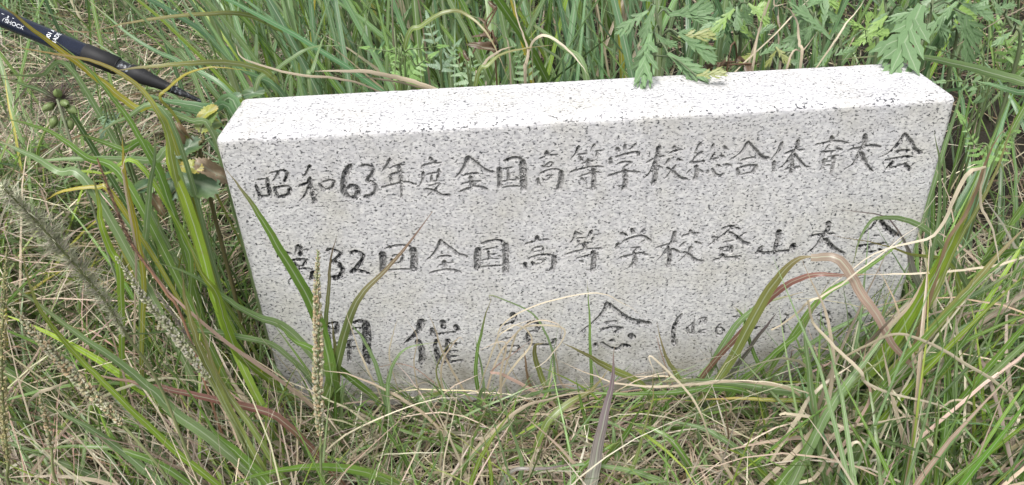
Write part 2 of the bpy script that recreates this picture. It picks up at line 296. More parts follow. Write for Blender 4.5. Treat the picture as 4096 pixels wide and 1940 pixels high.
# every carved character as chisel strokes: width[-end width] : points
GLYPHS = [
 ('A', .60, "45:150,620 210,790|30:170,550 310,535|55:300,530 350,780|25:230,665 310,650|45:200,780 360,775|35:340,460 520,425 590,450|50:590,450 570,520 540,580|35-20:470,440 430,500 380,570|40:400,650 460,800|40:420,660 560,640 630,660|55:620,660 600,760|45:470,790 620,750"),
 ('A', .42, "60-18:890,350 860,430 810,500|40:740,640 860,590 950,555|60:890,520 900,640 940,760 960,870|50-10:880,640 830,750 740,850|35-15:940,680 1010,725|45:1020,600 1080,690|35:1060,585 1180,555 1240,580|45:1230,580 1200,660|35:1070,690 1220,655"),
 ('A', .48, "75:1450,345 1390,450 1355,580 1355,690 1395,770 1460,805 1525,785 1550,715 1525,655 1460,640 1410,685"),
 ('A', .32, "45-55:1590,365 1680,355 1760,400 1740,480 1670,560|55-60:1670,560 1750,590 1800,650 1780,730 1700,780 1640,785"),
 ('A', .22, "60-18:1990,260 1960,340 1890,430|30:2020,375 2100,350 2190,345|35:1990,485 2080,460 2190,455|35:2000,490 2010,590|35:1880,660 2000,625 2150,590 2250,585 2340,620|60-20:2110,350 2140,500 2150,650 2150,800"),
 ('B', .22, "55:70,240 105,300|35:-40,360 100,325 220,315|45-20:-25,440 -35,560 -85,640|35:30,480 130,455 220,450|35:90,480 90,570|40:190,400 185,470 165,570|28:80,575 180,565|35-20:60,635 200,600 150,670 40,765|35-55:0,670 120,700 220,755 340,765"),
 ('B', .20, "75-25:600,235 540,370 470,470 420,515|35-55:610,240 740,350 860,430 940,450|40:540,490 620,470 740,465|35:540,600 650,575 770,570|55:625,500 645,600 670,660|35-50:480,715 640,660 760,650 860,690"),
 ('B', .30, "65:1020,390 1025,520 1030,650|50:1090,290 1200,255 1290,255 1350,310|85:1340,290 1350,450 1355,690|32:1070,400 1210,380|35:1140,390 1150,570|32:1060,575 1180,555 1280,550|38:1250,510 1280,550|34:1060,660 1200,640 1320,645"),
 ('B', .24, "70:1670,165 1680,225|35:1570,265 1680,225 1820,205|40:1600,350 1640,385|32:1640,375 1720,310 1770,335|35:1760,330 1720,370|28:1640,382 1730,370|50:1545,530 1570,630|32:1580,465 1700,415 1820,410 1880,440|70:1870,430 1870,560 1830,690|25-10:1830,690 1750,665|32:1620,540 1650,565|30:1660,500 1760,485|30:1740,500 1690,550|25:1640,560 1700,545"),
 ('B', .24, "60-14:2110,90 2080,180 2000,270|35:2090,210 2220,190|45:2120,220 2160,300|45-20:2330,60 2280,155|30:2340,160 2450,145|35:2380,160 2350,230|30:2150,330 2250,300 2320,290|52:2240,265 2240,390|35:1990,450 2150,400 2340,370 2450,375|30:2120,510 2290,455 2420,450|60:2310,400 2320,540 2310,690|25-10:2310,690 2210,660|35:2140,520 2195,575"),
 ('C', .20, "55:230,315 255,370|48:340,280 340,350|45-22:490,262 440,320 390,335|55:140,460 150,540|40:220,445 360,405 480,380 550,390|30:550,390 510,430|35:250,535 350,510 440,520|30:440,525 350,570 310,620|65:340,620 350,730 340,850 310,900|20-10:300,870 220,835|38:110,705 300,650 420,645 550,655"),
 ('C', .36, "32:640,520 760,460 890,430|60:810,300 785,440 750,560 760,700 730,830|45-14:740,560 690,650 600,740|32:790,560 860,600|50:1020,295 1020,340|30:950,395 1050,350 1140,345|50-24:950,470 890,560|45:1060,475 1130,495|45-16:1040,560 980,640 890,740|40-55:920,590 1010,650 1100,730 1190,750"),
 ('C', .26, "60-25:1380,260 1310,370|30:1300,385 1340,400|55-24:1410,370 1330,430 1250,520|40:1240,520 1330,515 1430,500|52:1320,560 1330,660 1300,760|40-16:1240,620 1190,680|38:1370,620 1420,660|50-24:1560,270 1520,360|45:1700,290 1740,350|38:1570,400 1530,480 1630,455|45:1650,420 1710,450|35:1480,620 1480,670|40:1540,600 1590,680 1650,700 1700,670|40:1610,550 1660,580|40:1720,540 1800,565"),
 ('C', .26, "55-12:2040,235 1940,380 1770,490|40-60:2040,240 2130,340 2220,440 2310,470|35:1940,490 2050,460 2120,450|40:1890,590 1905,710|40:1920,590 2060,560 2160,560|58:2150,570 2100,660|30:1930,685 2090,655"),
 ('D', .40, "60-14:440,310 390,430 280,560|55-18:330,570 330,660 310,740|40:480,470 590,430 740,410|52:660,280 640,400 570,500 580,620 560,740|45-22:560,500 480,610 390,670|45-30:600,460 680,560 760,640 820,650|36:480,680 570,665 690,655"),
 ('D', .32, "55:1120,225 1130,300|35:900,345 1050,315 1200,295 1350,320|36-24:1090,340 1040,410 990,450|40:1000,450 1170,430|42:1190,390 1260,420|50-18:1020,540 1000,640 950,710|30:1070,510 1220,490|60-30:1150,500 1140,620 1110,750|25:1020,575 1130,570|22:1010,630 1120,625"),
 ('D', .36, "42:1370,410 1500,390 1640,360 1790,370|72-16:1580,210 1570,340 1500,450 1420,600 1290,690|70-35:1520,450 1570,560 1630,660 1690,715"),
 ('D', .62, "55-12:2130,190 2040,320 1900,460 1760,520|40-60:2130,195 2220,310 2270,410 2350,455|45:2000,440 2090,425 2190,425|34:1850,555 2000,530 2140,505 2230,510|45:1970,570 1930,620 1880,680|34:1890,675 2000,645 2120,610|50-65:2120,600 2195,685"),
 ('E', .72, "40-20:260,310 200,450|50:310,390 390,400|40:270,330 320,390|50-25:490,275 450,390|60:520,300 520,420|35:570,345 640,345|40:380,500 500,475 630,485|42:600,490 560,560|30:440,590 560,560|35:500,610 620,600 690,640|60:690,640 680,755|22-10:680,745 590,740|60-30:440,520 490,650 530,790|40-20:480,650 360,770"),
 ('E', .72, "45-55:880,350 960,340 1060,390 1030,450 950,520|60-65:950,510 1040,540 1100,610 1080,690 1000,725 930,725"),
 ('E', .72, "52-60:1210,385 1290,370 1370,410 1370,480 1310,560 1215,660|60-40:1215,655 1280,625 1360,640 1470,670"),
 ('E', .50, "85:1650,390 1655,500 1660,640|35:1700,320 1850,285 2000,290 2070,330|88:2065,325 2085,460 2075,620|40:1770,470 1790,530|34:1780,430 1900,410 1940,440|44:1930,440 1900,520|24:1800,540 1900,510|34:1690,630 1850,615 2030,615"),
 ('F', .32, "60-22:220,210 170,330 100,420 20,490|40-50:230,230 350,320 460,400 580,440|40:180,445 280,430 360,440|26:190,560 290,530 400,515|58:260,490 280,580|32-42:60,665 250,620 380,620 490,655"),
 ('F', .38, "82:730,330 720,470 720,610|45:780,260 920,220 1040,220 1110,280|80:1105,265 1110,450 1110,660|30:800,350 880,330 970,320|38:870,360 890,470|32:900,410 970,400|30:1010,425 1050,450|30:770,495 880,470 1010,470|34:740,590 900,570 1080,560"),
 ('F', .45, "58:1540,155 1540,230|34:1380,265 1530,225 1700,200|30:1470,340 1490,380|30:1480,330 1580,300 1630,320|34:1630,320 1610,370|25:1490,375 1600,355|55:1370,520 1390,600|34:1410,465 1560,420 1700,410 1800,450|65:1770,430 1770,540 1740,630|25-12:1740,630 1650,620|40:1470,510 1500,560|25:1540,485 1650,475|35:1650,480 1600,530|25:1510,545 1590,530"),
 ('F', .40, "45-18:2070,100 2040,200 1990,250|30:2080,190 2170,180|40:2100,210 2120,260|38:2060,100 2150,140|55-20:2290,80 2230,190|20:2310,140 2400,130|35:2310,170 2300,220|30:2090,290 2200,250 2280,240|50:2195,240 2200,340|34:1930,410 2100,360 2300,330 2440,330|30:2080,465 2250,420 2370,410|65:2310,360 2320,480 2300,640|30-12:2300,620 2210,615|30:2120,490 2180,520"),
 ('G', .34, "50:280,290 370,320|48:430,225 470,290|40-25:620,222 550,290|58:250,430 230,500|44:320,400 450,350 590,330 700,400|30:640,370 570,410|35:430,490 560,480|40:530,490 460,550|60:470,550 480,650 450,740|25-10:440,740 330,790|40:270,625 430,590 560,565 660,590"),
 ('G', .36, "35:770,490 920,445 1060,400|58:1030,265 1000,400 940,480 960,600 940,730|45-14:920,500 860,590 780,660|48:990,500 1090,560|55:1240,245 1250,290|40:1130,330 1250,295 1370,290|45-24:1170,410 1090,480|40:1310,405 1390,440|45-18:1250,470 1210,560 1080,670|40-55:1150,540 1230,590 1320,660 1420,675"),
 ('G', .42, "48:1680,230 1760,200 1850,190|40-18:1850,195 1730,280 1640,350 1480,460|44:1540,340 1640,360|40:1580,370 1560,430|40-60:1780,270 1880,340 1960,410 2050,440|40:1870,210 1930,240|42-20:2010,280 1920,330|30:1700,410 1830,390|34:1630,500 1780,470|40:1660,500 1680,540|50:1810,460 1800,550|25:1680,540 1790,530|58:1680,570 1690,640|40:1560,655 1700,630 1940,605|48:1850,620 1900,650"),
 ('H', .66, "78-48:570,290 550,420 500,580|50:340,500 270,590|52:250,590 400,590 720,565|78:770,470 750,560"),
 ('H', .55, "40:990,365 1110,345 1250,330 1330,330|70-40:1250,170 1240,270 1150,400 1100,480 990,580|70-55:1200,400 1290,500 1390,570 1470,610"),
 ('H', .75, "45-14:1920,100 1850,230 1720,330 1640,390|60-72:1960,150 2060,260 2200,360|25:1870,355 1950,355|45:1640,500 1850,480 2040,460|50-25:1810,510 1720,600|35:1730,590 1900,570|45:1940,540 2020,590"),
 ('J', 0.68, "70:800,380 800,740|35:810,360 900,345|40:900,350 890,460|22:820,410 890,400|22:820,465 890,455|38:1050,350 1120,328 1190,340|75:1180,345 1190,500 1190,740|26:1040,405 1130,395|30:1040,400 1030,470|22:1040,460 1130,455|25:880,545 1060,520|28:850,610 1090,585|35:930,540 880,720|40:1020,530 1020,720"),
 ('K', 0.65, "75-22:700,330 670,420 600,490 530,550|55:660,520 700,610 700,740|45:800,400 810,470|50:900,325 915,400|28:800,470 900,450 1030,435|50:1030,370 1060,430|45-24:850,510 820,590|50:840,590 870,740|45:960,510 950,560|28:960,560 1080,550|35:940,560 970,720|28:900,630 1050,620|22:900,675 1060,670|30:890,735 1100,715"),
 ('L', 0.58, "58:120,255 140,300|28:0,375 100,350 150,320|22:20,430 120,420|22:20,510 130,490|25:50,590 60,640|25:30,580 180,570|28:190,580 180,630|22:60,635 180,630|35:270,350 390,330|50:390,345 360,410|28:270,440 370,420|50:275,450 285,540|35:290,560 480,565 530,520|50:540,505 520,560"),
 ('L', 0.54, "40-18:1050,150 1000,250 900,350 780,440|35-60:1060,160 1170,250 1280,320 1460,360|28:1020,345 1140,330|32:990,415 1100,390 1200,400|35:1180,410 1120,440|40:930,545 940,590|36:990,540 1070,590 1160,600 1200,560 1270,580|45:1080,515 1110,530|50:1270,460 1310,500"),
 ('N', 0.65, "30-45:310,260 250,350 228,440 235,560"),
 ('N', 0.45, "24:360,390 380,450|28:420,340 420,450|20:375,385 415,360|22:370,450 430,445|26:480,310 540,300 540,350|20:510,310 480,360|22:470,430 560,410|22:470,442 535,442"),
 ('N', 0.61, "27:690,355 655,400 652,450 690,465 720,432 700,398 665,405"),
 ('N', 0.50, "24:810,285 870,290 880,330 830,360|26:835,365 855,400 800,432"),
 ('N', 0.61, "26:1070,265 1020,275 1015,320 1050,345|24:1020,400 1075,385"),
 ('N', 0.61, "26:1310,262 1345,285 1310,330|24:1295,330 1310,450"),
 ('N', 0.61, "27:1700,245 1650,265 1690,300 1750,280 1735,240 1690,240|27:1690,300 1660,335 1710,360 1760,330 1720,300"),
 ('N', 0.61, "26:1930,250 1960,300 1965,380 1930,450"),
]

def build_stone():
    root = empty("inscribed_stone", (0, 0, 0), "pale speckled granite memorial block carved with three rows of Japanese characters", "stone")
    R_ = 0.0065
    # fine grid of the front face (bands with lettering are finer)
    x0, x1, z1, zb = -W2 + R_, W2 - R_, SH - R_, -0.12
    xs = np.linspace(x0, x1, 801)
    strokes = []
    zlo, zhi = [], []
    grng = np.random.default_rng(5)
    for (cr, paint, txt) in GLYPHS:
        ox, oy, s = CROPS[cr]; pts_all, rad_all = [], []
        for st in txt.split('|'):
            wd, pp = st.split(':'); wa, wb = (wd.split('-') + [wd.split('-')[0]])[:2]
            px = [tuple(float(t) for t in q.split(',')) for q in pp.split()]
            w3 = np.array([onplane(ox + a / s, oy + b / s, 0.0)[[0, 2]] for a, b in px])
            d0 = (onplane(ox + px[0][0] / s, oy + px[0][1] / s, 0.0) - CAM) @ FWD
            c = catmull(w3, 10)
            seg = np.concatenate([[0], np.cumsum(np.linalg.norm(np.diff(c, axis=0), axis=1))])
            m = max(6, int(seg[-1] / 0.0004)); q = np.linspace(0, seg[-1], m)
            c = np.stack([np.interp(q, seg, c[:, 0]), np.interp(q, seg, c[:, 1])], 1)
            t = q / seg[-1]
            r = (float(wa) * (1 - t) + float(wb) * t) / s * d0 / FPX * 0.5
            nz = np.interp(q, np.arange(0, seg[-1] + 0.003, 0.0014), grng.normal(0, 1, len(np.arange(0, seg[-1] + 0.003, 0.0014))))
            r = r * 1.10 * (1 + 0.11 * nz) * np.clip(0.45 + np.minimum(t, 1 - t) * seg[-1] / 0.0022, 0.55, 1.0) + 0.00012
            c = c + grng.normal(0, 0.00008, c.shape)
            pts_all.append(c); rad_all.append(r)
        strokes.append((np.vstack(pts_all), np.concatenate(rad_all), paint))
        zlo.append(strokes[-1][0][:, 1].min()); zhi.append(strokes[-1][0][:, 1].max())
    # z rows
    zs = [zb]; z = zb
    lo, hi = np.array(zlo) - 0.004, np.array(zhi) + 0.004
    while z < z1 - 1e-6:
        fine = np.any((z + 0.0045 > lo) & (z < hi))
        z = min(z1, z + (0.00075 if fine else 0.004)); zs.append(z)
    zs = np.array(zs)
    nx, nz = len(xs), len(zs)
    dep = np.zeros((nz, nx)); own = np.full((nz, nx), -1); pnt = np.zeros((nz, nx))
    for k, (c, r, paint) in enumerate(strokes):
        a0, a1 = np.searchsorted(xs, [c[:, 0].min() - 0.005, c[:, 0].max() + 0.005]); b0, b1 = np.searchsorted(zs, [c[:, 1].min() - 0.005, c[:, 1].max() + 0.005])
        X, Z = np.meshgrid(xs[a0:a1], zs[b0:b1]); best = np.full(X.shape, -1.0)
        for j in range(0, len(c), 64):
            d = np.hypot(X[..., None] - c[j:j + 64, 0], Z[..., None] - c[j:j + 64, 1])
            best = np.maximum(best, (r[j:j + 64] - d).max(-1))
        sub = dep[b0:b1, a0:a1]; v = np.clip(best, 0, None)
        mk = v > sub; sub[mk] = v[mk]; own[b0:b1, a0:a1][mk] = k; pnt[b0:b1, a0:a1][mk] = paint
    chip = 1 + 0.25 * grng.normal(0, 1, dep.shape)
    depth = np.where(dep > 0, np.minimum(dep * 1.55, 0.0032) * np.clip(chip, 0.5, 1.5), 0)
    X, Z = np.meshgrid(xs, zs)
    V = np.stack([X, depth, Z], -1).reshape(-1, 3)
    i = (np.arange(nz - 1)[:, None] * nx + np.arange(nx - 1)[None, :]); Q = np.stack([i, i + 1, i + nx + 1, i + nx], -1)
    cell = np.maximum.reduce([own[:-1, :-1], own[:-1, 1:], own[1:, :-1], own[1:, 1:]])
    Q = Q.reshape(-1, 4); cell = cell.ravel()
    carve = np.clip(dep / 0.0012, 0, 1).ravel(); pntr = pnt.ravel()
    def piece(name, quads, extra=None):
        used, inv = np.unique(quads, return_inverse=True)
        mb = MB(); mb.add(V[used], inv.reshape(-1, 4)); nfront = len(used)
        if extra is not None: mb.add(*extra)
        me = mb.mesh(name, "granite", smooth=False)
        for nm, arr in (("carve", carve), ("paint", pntr)):
            a = me.attributes.new(nm, 'FLOAT', 'POINT'); val = np.zeros(mb.n, np.float32); val[:nfront] = arr[used]; a.data.foreach_set("value", val)
        return link(name, me, root)
    # rounded shell around the front grid: sweep of a rounded-rectangle outline
    def outline(inset):   # loop in x,z at a given inset, corner radius kept
        n, hw, top, bot = 6, W2 - inset, SH - inset, zb
        rc = max(R_ - inset, 1e-4); L = []
        for q in np.linspace(0, 1, 90, endpoint=False): L.append((-hw, bot + (top - rc - bot) * q))
        for t in np.linspace(math.pi, math.pi / 2, n): L.append((-hw + rc + rc * math.cos(t), top - rc + rc * math.sin(t)))
        for q in np.linspace(0, 1, 162)[1:-1]: L.append((-hw + rc + (2 * hw - 2 * rc) * q, top))
        for t in np.linspace(math.pi / 2, 0, n): L.append((hw - rc + rc * math.cos(t), top - rc + rc * math.sin(t)))
        for q in np.linspace(1, 0, 91)[1:]: L.append((hw, bot + (top - rc - bot) * q))
        return L
    rings = []
    for t in np.linspace(0, math.pi / 2, 6):
        ins = R_ * (1 - math.sin(t)); yy = R_ * (1 - math.cos(t)); rings.append((ins, yy))
    for t in np.linspace(math.pi / 2, 0, 6): rings.append((R_ * (1 - math.sin(t)), SD - R_ * (1 - math.cos(t))))
    SV = []; m = len(outline(0))
    chips = [np.clip(np.convolve(grng.normal(0, 1, m + 8), np.ones(3) / 3, 'same')[4:-4] * .45 - .22, 0, .5) * .0022 + np.abs(grng.normal(0, .00010, m)) for _ in range(2)]
    for kr, (ins, yy) in enumerate(rings):   # small nicks along the worn arrises
        o_ = np.array(outline(ins)); e = .5 - abs((kr % 6) / 5 - .5); cn = o_ - np.array([0, .1]); cn /= np.linalg.norm(cn, axis=1)[:, None]
        side_ = (np.abs(o_[:, 0]) > W2 - R_) ; dirn = np.where(side_[:, None], np.stack([np.sign(o_[:, 0]), 0 * o_[:, 0]], 1), np.array([[0., 1.]]))
        o_ = o_ - dirn * (chips[kr // 6] * e * 2)[:, None]
        SV += [(a, yy, b) for a, b in o_]
    SQ = []
    for k in range(len(rings) - 1):
        for j in range(m - 1): a = k * m + j; SQ.append((a, a + m, a + m + 1, a + 1))
    kb = (len(rings) - 1) * m; nb = len(SV)
    SQ.append((kb, kb + m - 1, kb + m - 2, kb + 1)); STt = []
    for j in range(1, m - 2):
        if j + 1 < m - 1: STt.append((kb + 1, kb + j + 1, kb + j))
    piece("stone_block", Q[cell < 0], (np.array(SV), SQ, [t for t in STt if len(set(t)) == 3]))
    for k in range(len(strokes)):
        q = Q[cell == k]
        if len(q): piece("carved_character", q)
build_stone()

# ================================================================== vegetation helpers
STONE_PX = np.array([(560, 330), (620, 236), (2300, 146), (2420, 262), (2290, 640), (2180, 760), (1960, 900), (1780, 962), (1500, 985), (1200, 985), (900, 960), (760, 900), (690, 830), (640, 740)], float)
def in_poly(x, y, poly):
    r = np.zeros(x.shape, bool); j = len(poly) - 1
    for i in range(len(poly)):
        xi, yi = poly[i]; xj, yj = poly[j]
        c = ((yi > y) != (yj > y)) & (x < (xj - xi) * (y - yi) / (yj - yi + 1e-9) + xi); r ^= c; j = i
    return r
CLEAR = [([(-10, 0), (-10, 110), (210, 205), (420, 275), (535, 280), (535, 235), (330, 130), (150, 50), (60, -5)], .30),
         ([(1545, -5), (1830, -5), (1830, 205), (1590, 210)], .165), ([(1960, -5), (2480, -5), (2480, 168), (1980, 175)], .17),
         ([(915, 100), (1115, 100), (1115, 200), (950, 200)], .26), ([(1030, 30), (1215, 30), (1215, 205), (1100, 205)], .29),
         ([(2330, 100), (2576, 60), (2576, 250), (2350, 250)], .17), ([(420, 250), (600, 225), (560, 480), (410, 490)], .035),
         ([(210, 240), (320, 240), (320, 345), (210, 345)], .05), ([(90, 180), (220, 180), (220, 330), (90, 330)], .0),
         ([(2330, 240), (2590, 240), (2590, 600), (2300, 690)], .36, .52), ([(1495, 880), (1570, 880), (1545, 1120), (1485, 1120)], -.135), ([(560, 480), (650, 720), (600, 780), (480, 640)], .12, .7)]
CLEAR = [(np.array(c[0], float), c[1], c[2] if len(c) > 2 else 1.0) for c in CLEAR]
def keep_clear(pts, px=True, near=0.34):
    """False for strands that run through the stone, crowd the camera or hang before the inscription"""
    q = pts.reshape(-1, 3)
    inside = (np.abs(q[:, 0]) < W2 + .002) & (q[:, 1] > -.002) & (q[:, 1] < SD + .002) & (q[:, 2] < SH + .002)
    u, v, z = project(q)
    bad = inside | (z < near) & (np.hypot(u - 1288, v - 610) < 2200)
    if px:
        front = (q[:, 1] < SD) | (q[:, 2] > SH + .003)
        n_, k_ = pts.shape[:2]
        slack = np.repeat(np.minimum(rng.exponential(42, n_), 150), k_) * np.where(u > 1700, 1 + (u - 1700) / 180, 1.0)
        bad |= in_poly(u, v + slack, STONE_PX) & front | in_poly(u, v, STONE_PX) & front & (v < 480)
        for poly, ylim, pr in CLEAR: bad |= in_poly(u, v, poly) & (q[:, 1] < ylim) & np.repeat(rng.random(n_) < pr, k_)
    return ~bad.reshape(pts.shape[:2]).any(1)

def strands(root, az, el, bend, L, k=9, wob=0.0, droop=1.0):
    """arching centre lines from roots; el start elevation, bend total change of elevation along the length"""
    n = len(L); s = np.linspace(0, 1, k)
    th = el[:, None] - bend[:, None] * s[None, :] ** droop
    a = az[:, None] + wob * np.cumsum(rng.normal(0, 1, (n, k)), 1) * 0.3
    d = np.stack([np.cos(th) * np.cos(a), np.cos(th) * np.sin(a), np.sin(th)], -1)
    step = d * (L / (k - 1))[:, None, None]
    pts = np.cumsum(np.concatenate([np.zeros((n, 1, 3)), step[:, :-1]], 1), 1) + root[:, None, :]
    side = norm(np.stack([-np.sin(a), np.cos(a), np.zeros_like(a)], -1))
    tan = norm(d); nor = np.cross(side, tan)
    tw = rng.normal(0, .75, n)[:, None] + rng.normal(0, .8, n)[:, None] * s[None, :]
    side = side * np.cos(tw)[..., None] + nor * np.sin(tw)[..., None]
    return pts, side
def wprof(n, k, w, base=0.55, peak=0.3):
    s = np.linspace(0, 1, k)[None, :]
    p = np.where(s < peak, base + (1 - base) * s / peak, 1 - ((s - peak) / (1 - peak)) ** 1.9)
    return np.maximum(p, 0.05) * w[:, None]
def pcols(names, probs, n, k, var=0.22):
    ch = rng.choice(len(names), n, p=np.array(probs) / sum(probs)); t = np.linspace(0, 1, k)
    C = np.zeros((n, k, 3))
    for i, nm in enumerate(names): C[ch == i] = palcol(nm, t)
    return C * (1 + rng.normal(0, var, (n, 1, 1))).clip(.5, 1.6) * (1 + rng.normal(0, .05, (n, 1, 3)))

def field(mb, n, xr, yr, L, wmm, el, bend, az, names, probs, k=8, wob=.25, dens=None, fold=.22, px=True, droop=1.0, lift=0.0, lim=None):
    x = rng.uniform(*xr, n); y = rng.uniform(*yr, n)
    if dens is not None:
        m = rng.random(n) < dens(x, y); x, y = x[m], y[m]
    n = len(x); root = np.stack([x, y, terrain(x, y) - .006 + (rng.random(n) * lift if lift else 0)], -1)
    Ls = rng.uniform(*L, n); els = np.radians(rng.uniform(*el, n)); bs = np.radians(rng.uniform(*bend, n))
    azs = az(x, y, n) if callable(az) else rng.uniform(0, 2 * math.pi, n)
    pts, side = strands(root, azs, els, bs, Ls, k, wob, droop)
    low = terrain(pts[..., 0], pts[..., 1]) + .002 + .012 * rng.random((n, 1))
    pts[:, 1:, 2] = np.maximum(pts[:, 1:, 2], low[:, 1:])
    ok = keep_clear(pts, px)
    if lim is not None: ok &= lim(pts)
    pts, side = pts[ok], side[ok]; n = len(pts)
    if n == 0: return
    ribbons(mb, pts, side, wprof(n, k, rng.uniform(*wmm, n) / 1000), pcols(names, probs, n, k), fold)

def view_side(c, twist):
    tan = norm(np.gradient(c, axis=0)); vd = norm(c - CAM)
    s = norm(np.cross(tan, vd)); nn = np.cross(s, tan)
    return s * np.cos(twist)[:, None] + nn * np.sin(twist)[:, None]
def hero_blade(parent, pal, wmm, pts, tw=None, base=.6, peak=.35, name="blade", fold=.25, mat="blade", ground=True, bright=1.0):
    """one traced blade, root first; points are (view px, view px, plane y)"""
    p = np.array([P(*q) for q in pts])
    if ground:
        g = float(terrain(p[0, 0], p[0, 1]))
        if p[0, 2] > g + .004:
            d = p[0] - p[1]; d[2] = 0; d = d / (np.linalg.norm(d) + 1e-9); h = p[0, 2] - g
            off = min(h * .45, .05); e = p[0] + d * off
            if abs(e[0]) < W2 + .01 and -.01 < e[1] < SD + .012: off = 0.0; e = p[0].copy()
            e[2] = float(terrain(e[0], e[1])) - .008
            m = p[0] + d * off * .6; m[2] = e[2] + (p[0, 2] - e[2]) * .5
            p = np.vstack([e, m, p])
    c = catmull(p, 6); k = len(c); t = np.linspace(0, 1, k)
    wmm = wmm * (.62 if mat == "straw" else .84)
    wv = np.cumsum(rng.normal(0, 1, (k, 3)), 0) * np.sqrt(1.0 / k); c = c + .0016 * (wv - wv[0] * (1 - t[:, None]) - wv[-1] * t[:, None])
    tw = rng.uniform(-.5, .5) if tw is None else tw
    side = view_side(c, tw + rng.normal(0, .55) * t + .18 * np.sin(t * rng.uniform(5, 14) + rng.uniform(0, 6)))
    mb = MB(); w = wprof(1, k, np.array([wmm / 1000]), base, peak)
    col = palcol(pal, t)[None] * bright * (1 + rng.normal(0, .06))
    dry = sstep(1 - rng.uniform(.02, .30), 1.0, t)[None, :, None] * rng.uniform(.2, 1.0); col = col * (1 - dry) + dry * np.array([.36, .27, .17])
    col = col * (1 + .10 * np.sin(t * rng.uniform(6, 20) + rng.uniform(0, 6)))[None, :, None]
    ribbons(mb, c[None], side[None], w, col, fold)
    return mb.build(name, mat, parent)

def tube(mb, c, r, col, n=6):
    c = np.asarray(c, float); k = len(c); tan = norm(np.gradient(c, axis=0))
    a = norm(np.cross(tan, np.array([.31, .2, .93]))); b = np.cross(tan, a)
    ang = np.linspace(0, 2 * math.pi, n, endpoint=False); r = np.broadcast_to(r, (k,))
    V = c[:, None] + (a[:, None] * np.cos(ang)[None, :, None] + b[:, None] * np.sin(ang)[None, :, None]) * r[:, None, None]
    Q = [(i * n + j, i * n + (j + 1) % n, (i + 1) * n + (j + 1) % n, (i + 1) * n + j) for i in range(k - 1) for j in range(n)]
    mb.add(V.reshape(-1, 3), Q, None, col if np.ndim(col) == 1 else np.repeat(np.asarray(col), n, 0), None, np.repeat(np.linspace(0, 1, k), n))

# ================================================================== trekking pole
def build_pole():
    A = P(-150, -19, 0); B = P(519, 259.5, 0)
    dA, dB = 0.80, 0.845
    A = CAM + ray(-150 * DS, -19 * DS) * dA; B = CAM + ray(519 * DS, 259.5 * DS) * dB
    ax = norm(B - A); Lt = float(np.linalg.norm(B - A))
    mid = (A + B) / 2; n_ = norm(-(mid - CAM) - ax * np.dot(-(mid - CAM), ax)); b_ = np.cross(n_, ax)
    if b_ @ UP < 0: b_ = -b_
    root = empty("trekking_pole", A, "navy blue trekking pole shaft with black rubber tip lying in the grass beside the stone", "trekking pole")
    def s_of(u):   # view px along the axis -> metres from A
        lo, hi = 0.0, Lt
        for _ in range(40):
            m = (lo + hi) / 2; uu, _, _ = project((A + ax * m)[None])
            if uu[0] < u: lo = m
            else: hi = m
        return lo
    R0 = 0.0094
    def lathe(name, prof, mat, n=28):
        mb = MB(); ang = np.linspace(0, 2 * math.pi, n, endpoint=False)
        V = [A + ax * s + r * (np.cos(t) * n_ + np.sin(t) * b_) for s, r in prof for t in ang]
        k = len(prof); Q = [(i * n + j, (i + 1) * n + j, (i + 1) * n + (j + 1) % n, i * n + (j + 1) % n) for i in range(k - 1) for j in range(n)]
        caps = [(0, j + 1, j) for j in range(1, n - 1)] + [((k - 1) * n, (k - 1) * n + j, (k - 1) * n + j + 1) for j in range(1, n - 1)]
        mb.add(np.array(V), Q, caps); return mb.build(name, mat, root)
    s1, s2, s3, s4, s5 = s_of(213), s_of(297), s_of(328), s_of(428), s_of(519)
    shaft = lathe("shaft", [(-.32, R0), (s1 + .001, R0)], "navy")
    lathe("rubber_sleeve", [(s1, R0 + .0002), (s1 + .0006, R0 + .0009), (s2 - .0008, R0 + .0006), (s2, R0 - .0004)], "rubber")
    lathe("joint_collar", [(s2 - .001, R0 - .0016), (s2 + .004, R0 - .0012), (s3 - .006, R0 - .0016), (s3 + .001, R0 - .0020)], "tipblack")
    lathe("ferrule", [(s3, R0 - .0016), (s3 + .0008, R0 - .0006), (s3 + .012, R0 - .0008), ((s3 + s4) / 2, R0 - .0022), (s4 - .004, R0 - .0042), (s4, R0 - .0046)], "rubber")
    lathe("tip", [(s4 - .001, R0 - .0045), (s4 + .01, R0 - .0052), ((s4 + s5) / 2, R0 - .0066), (s5 - .004, .0018), (s5, .0006)], "tipblack")
    def letters(txt, s, t, h, around, name="printed_lettering", shear=0.0):
        cu = bpy.data.curves.new("lettering", 'FONT'); cu.body = txt; cu.size = 1.0; cu.align_x = 'CENTER'; cu.align_y = 'CENTER'; cu.shear = shear; cu.offset = .012
        ob = bpy.data.objects.new("lettering", cu); COL.objects.link(ob)
        me = bpy.data.meshes.new_from_object(ob.evaluated_get(bpy.context.evaluated_depsgraph_get()))
        bpy.data.objects.remove(ob); bpy.data.curves.remove(cu)
        V = np.array([v.co for v in me.vertices]) * (h / .7)
        r = R0 + .00012
        if around: ss, tt = s + (-V[:, 1]) * -1 * -1, t + V[:, 0]
        else: ss, tt = s + V[:, 0], t + V[:, 1]
        Wp = A + ax[None] * ss[:, None] + r * (np.cos(tt / r)[:, None] * n_ + np.sin(tt / r)[:, None] * b_)
        me.vertices.foreach_set("co", Wp.ravel()); me.update(); me.materials.clear(); me.materials.append(MAT["white"])
        link(name, me, shaft)
    letters("WW", s_of(12), .0006, .0074, False, shear=.1)
    letters("SHOCK", s_of(48), -.0012, .0040, False)
    letters("7001 A", s_of(131), .0034, .0042, True)
    letters("MADE", s_of(148), .0022, .0042, True)
build_pole()

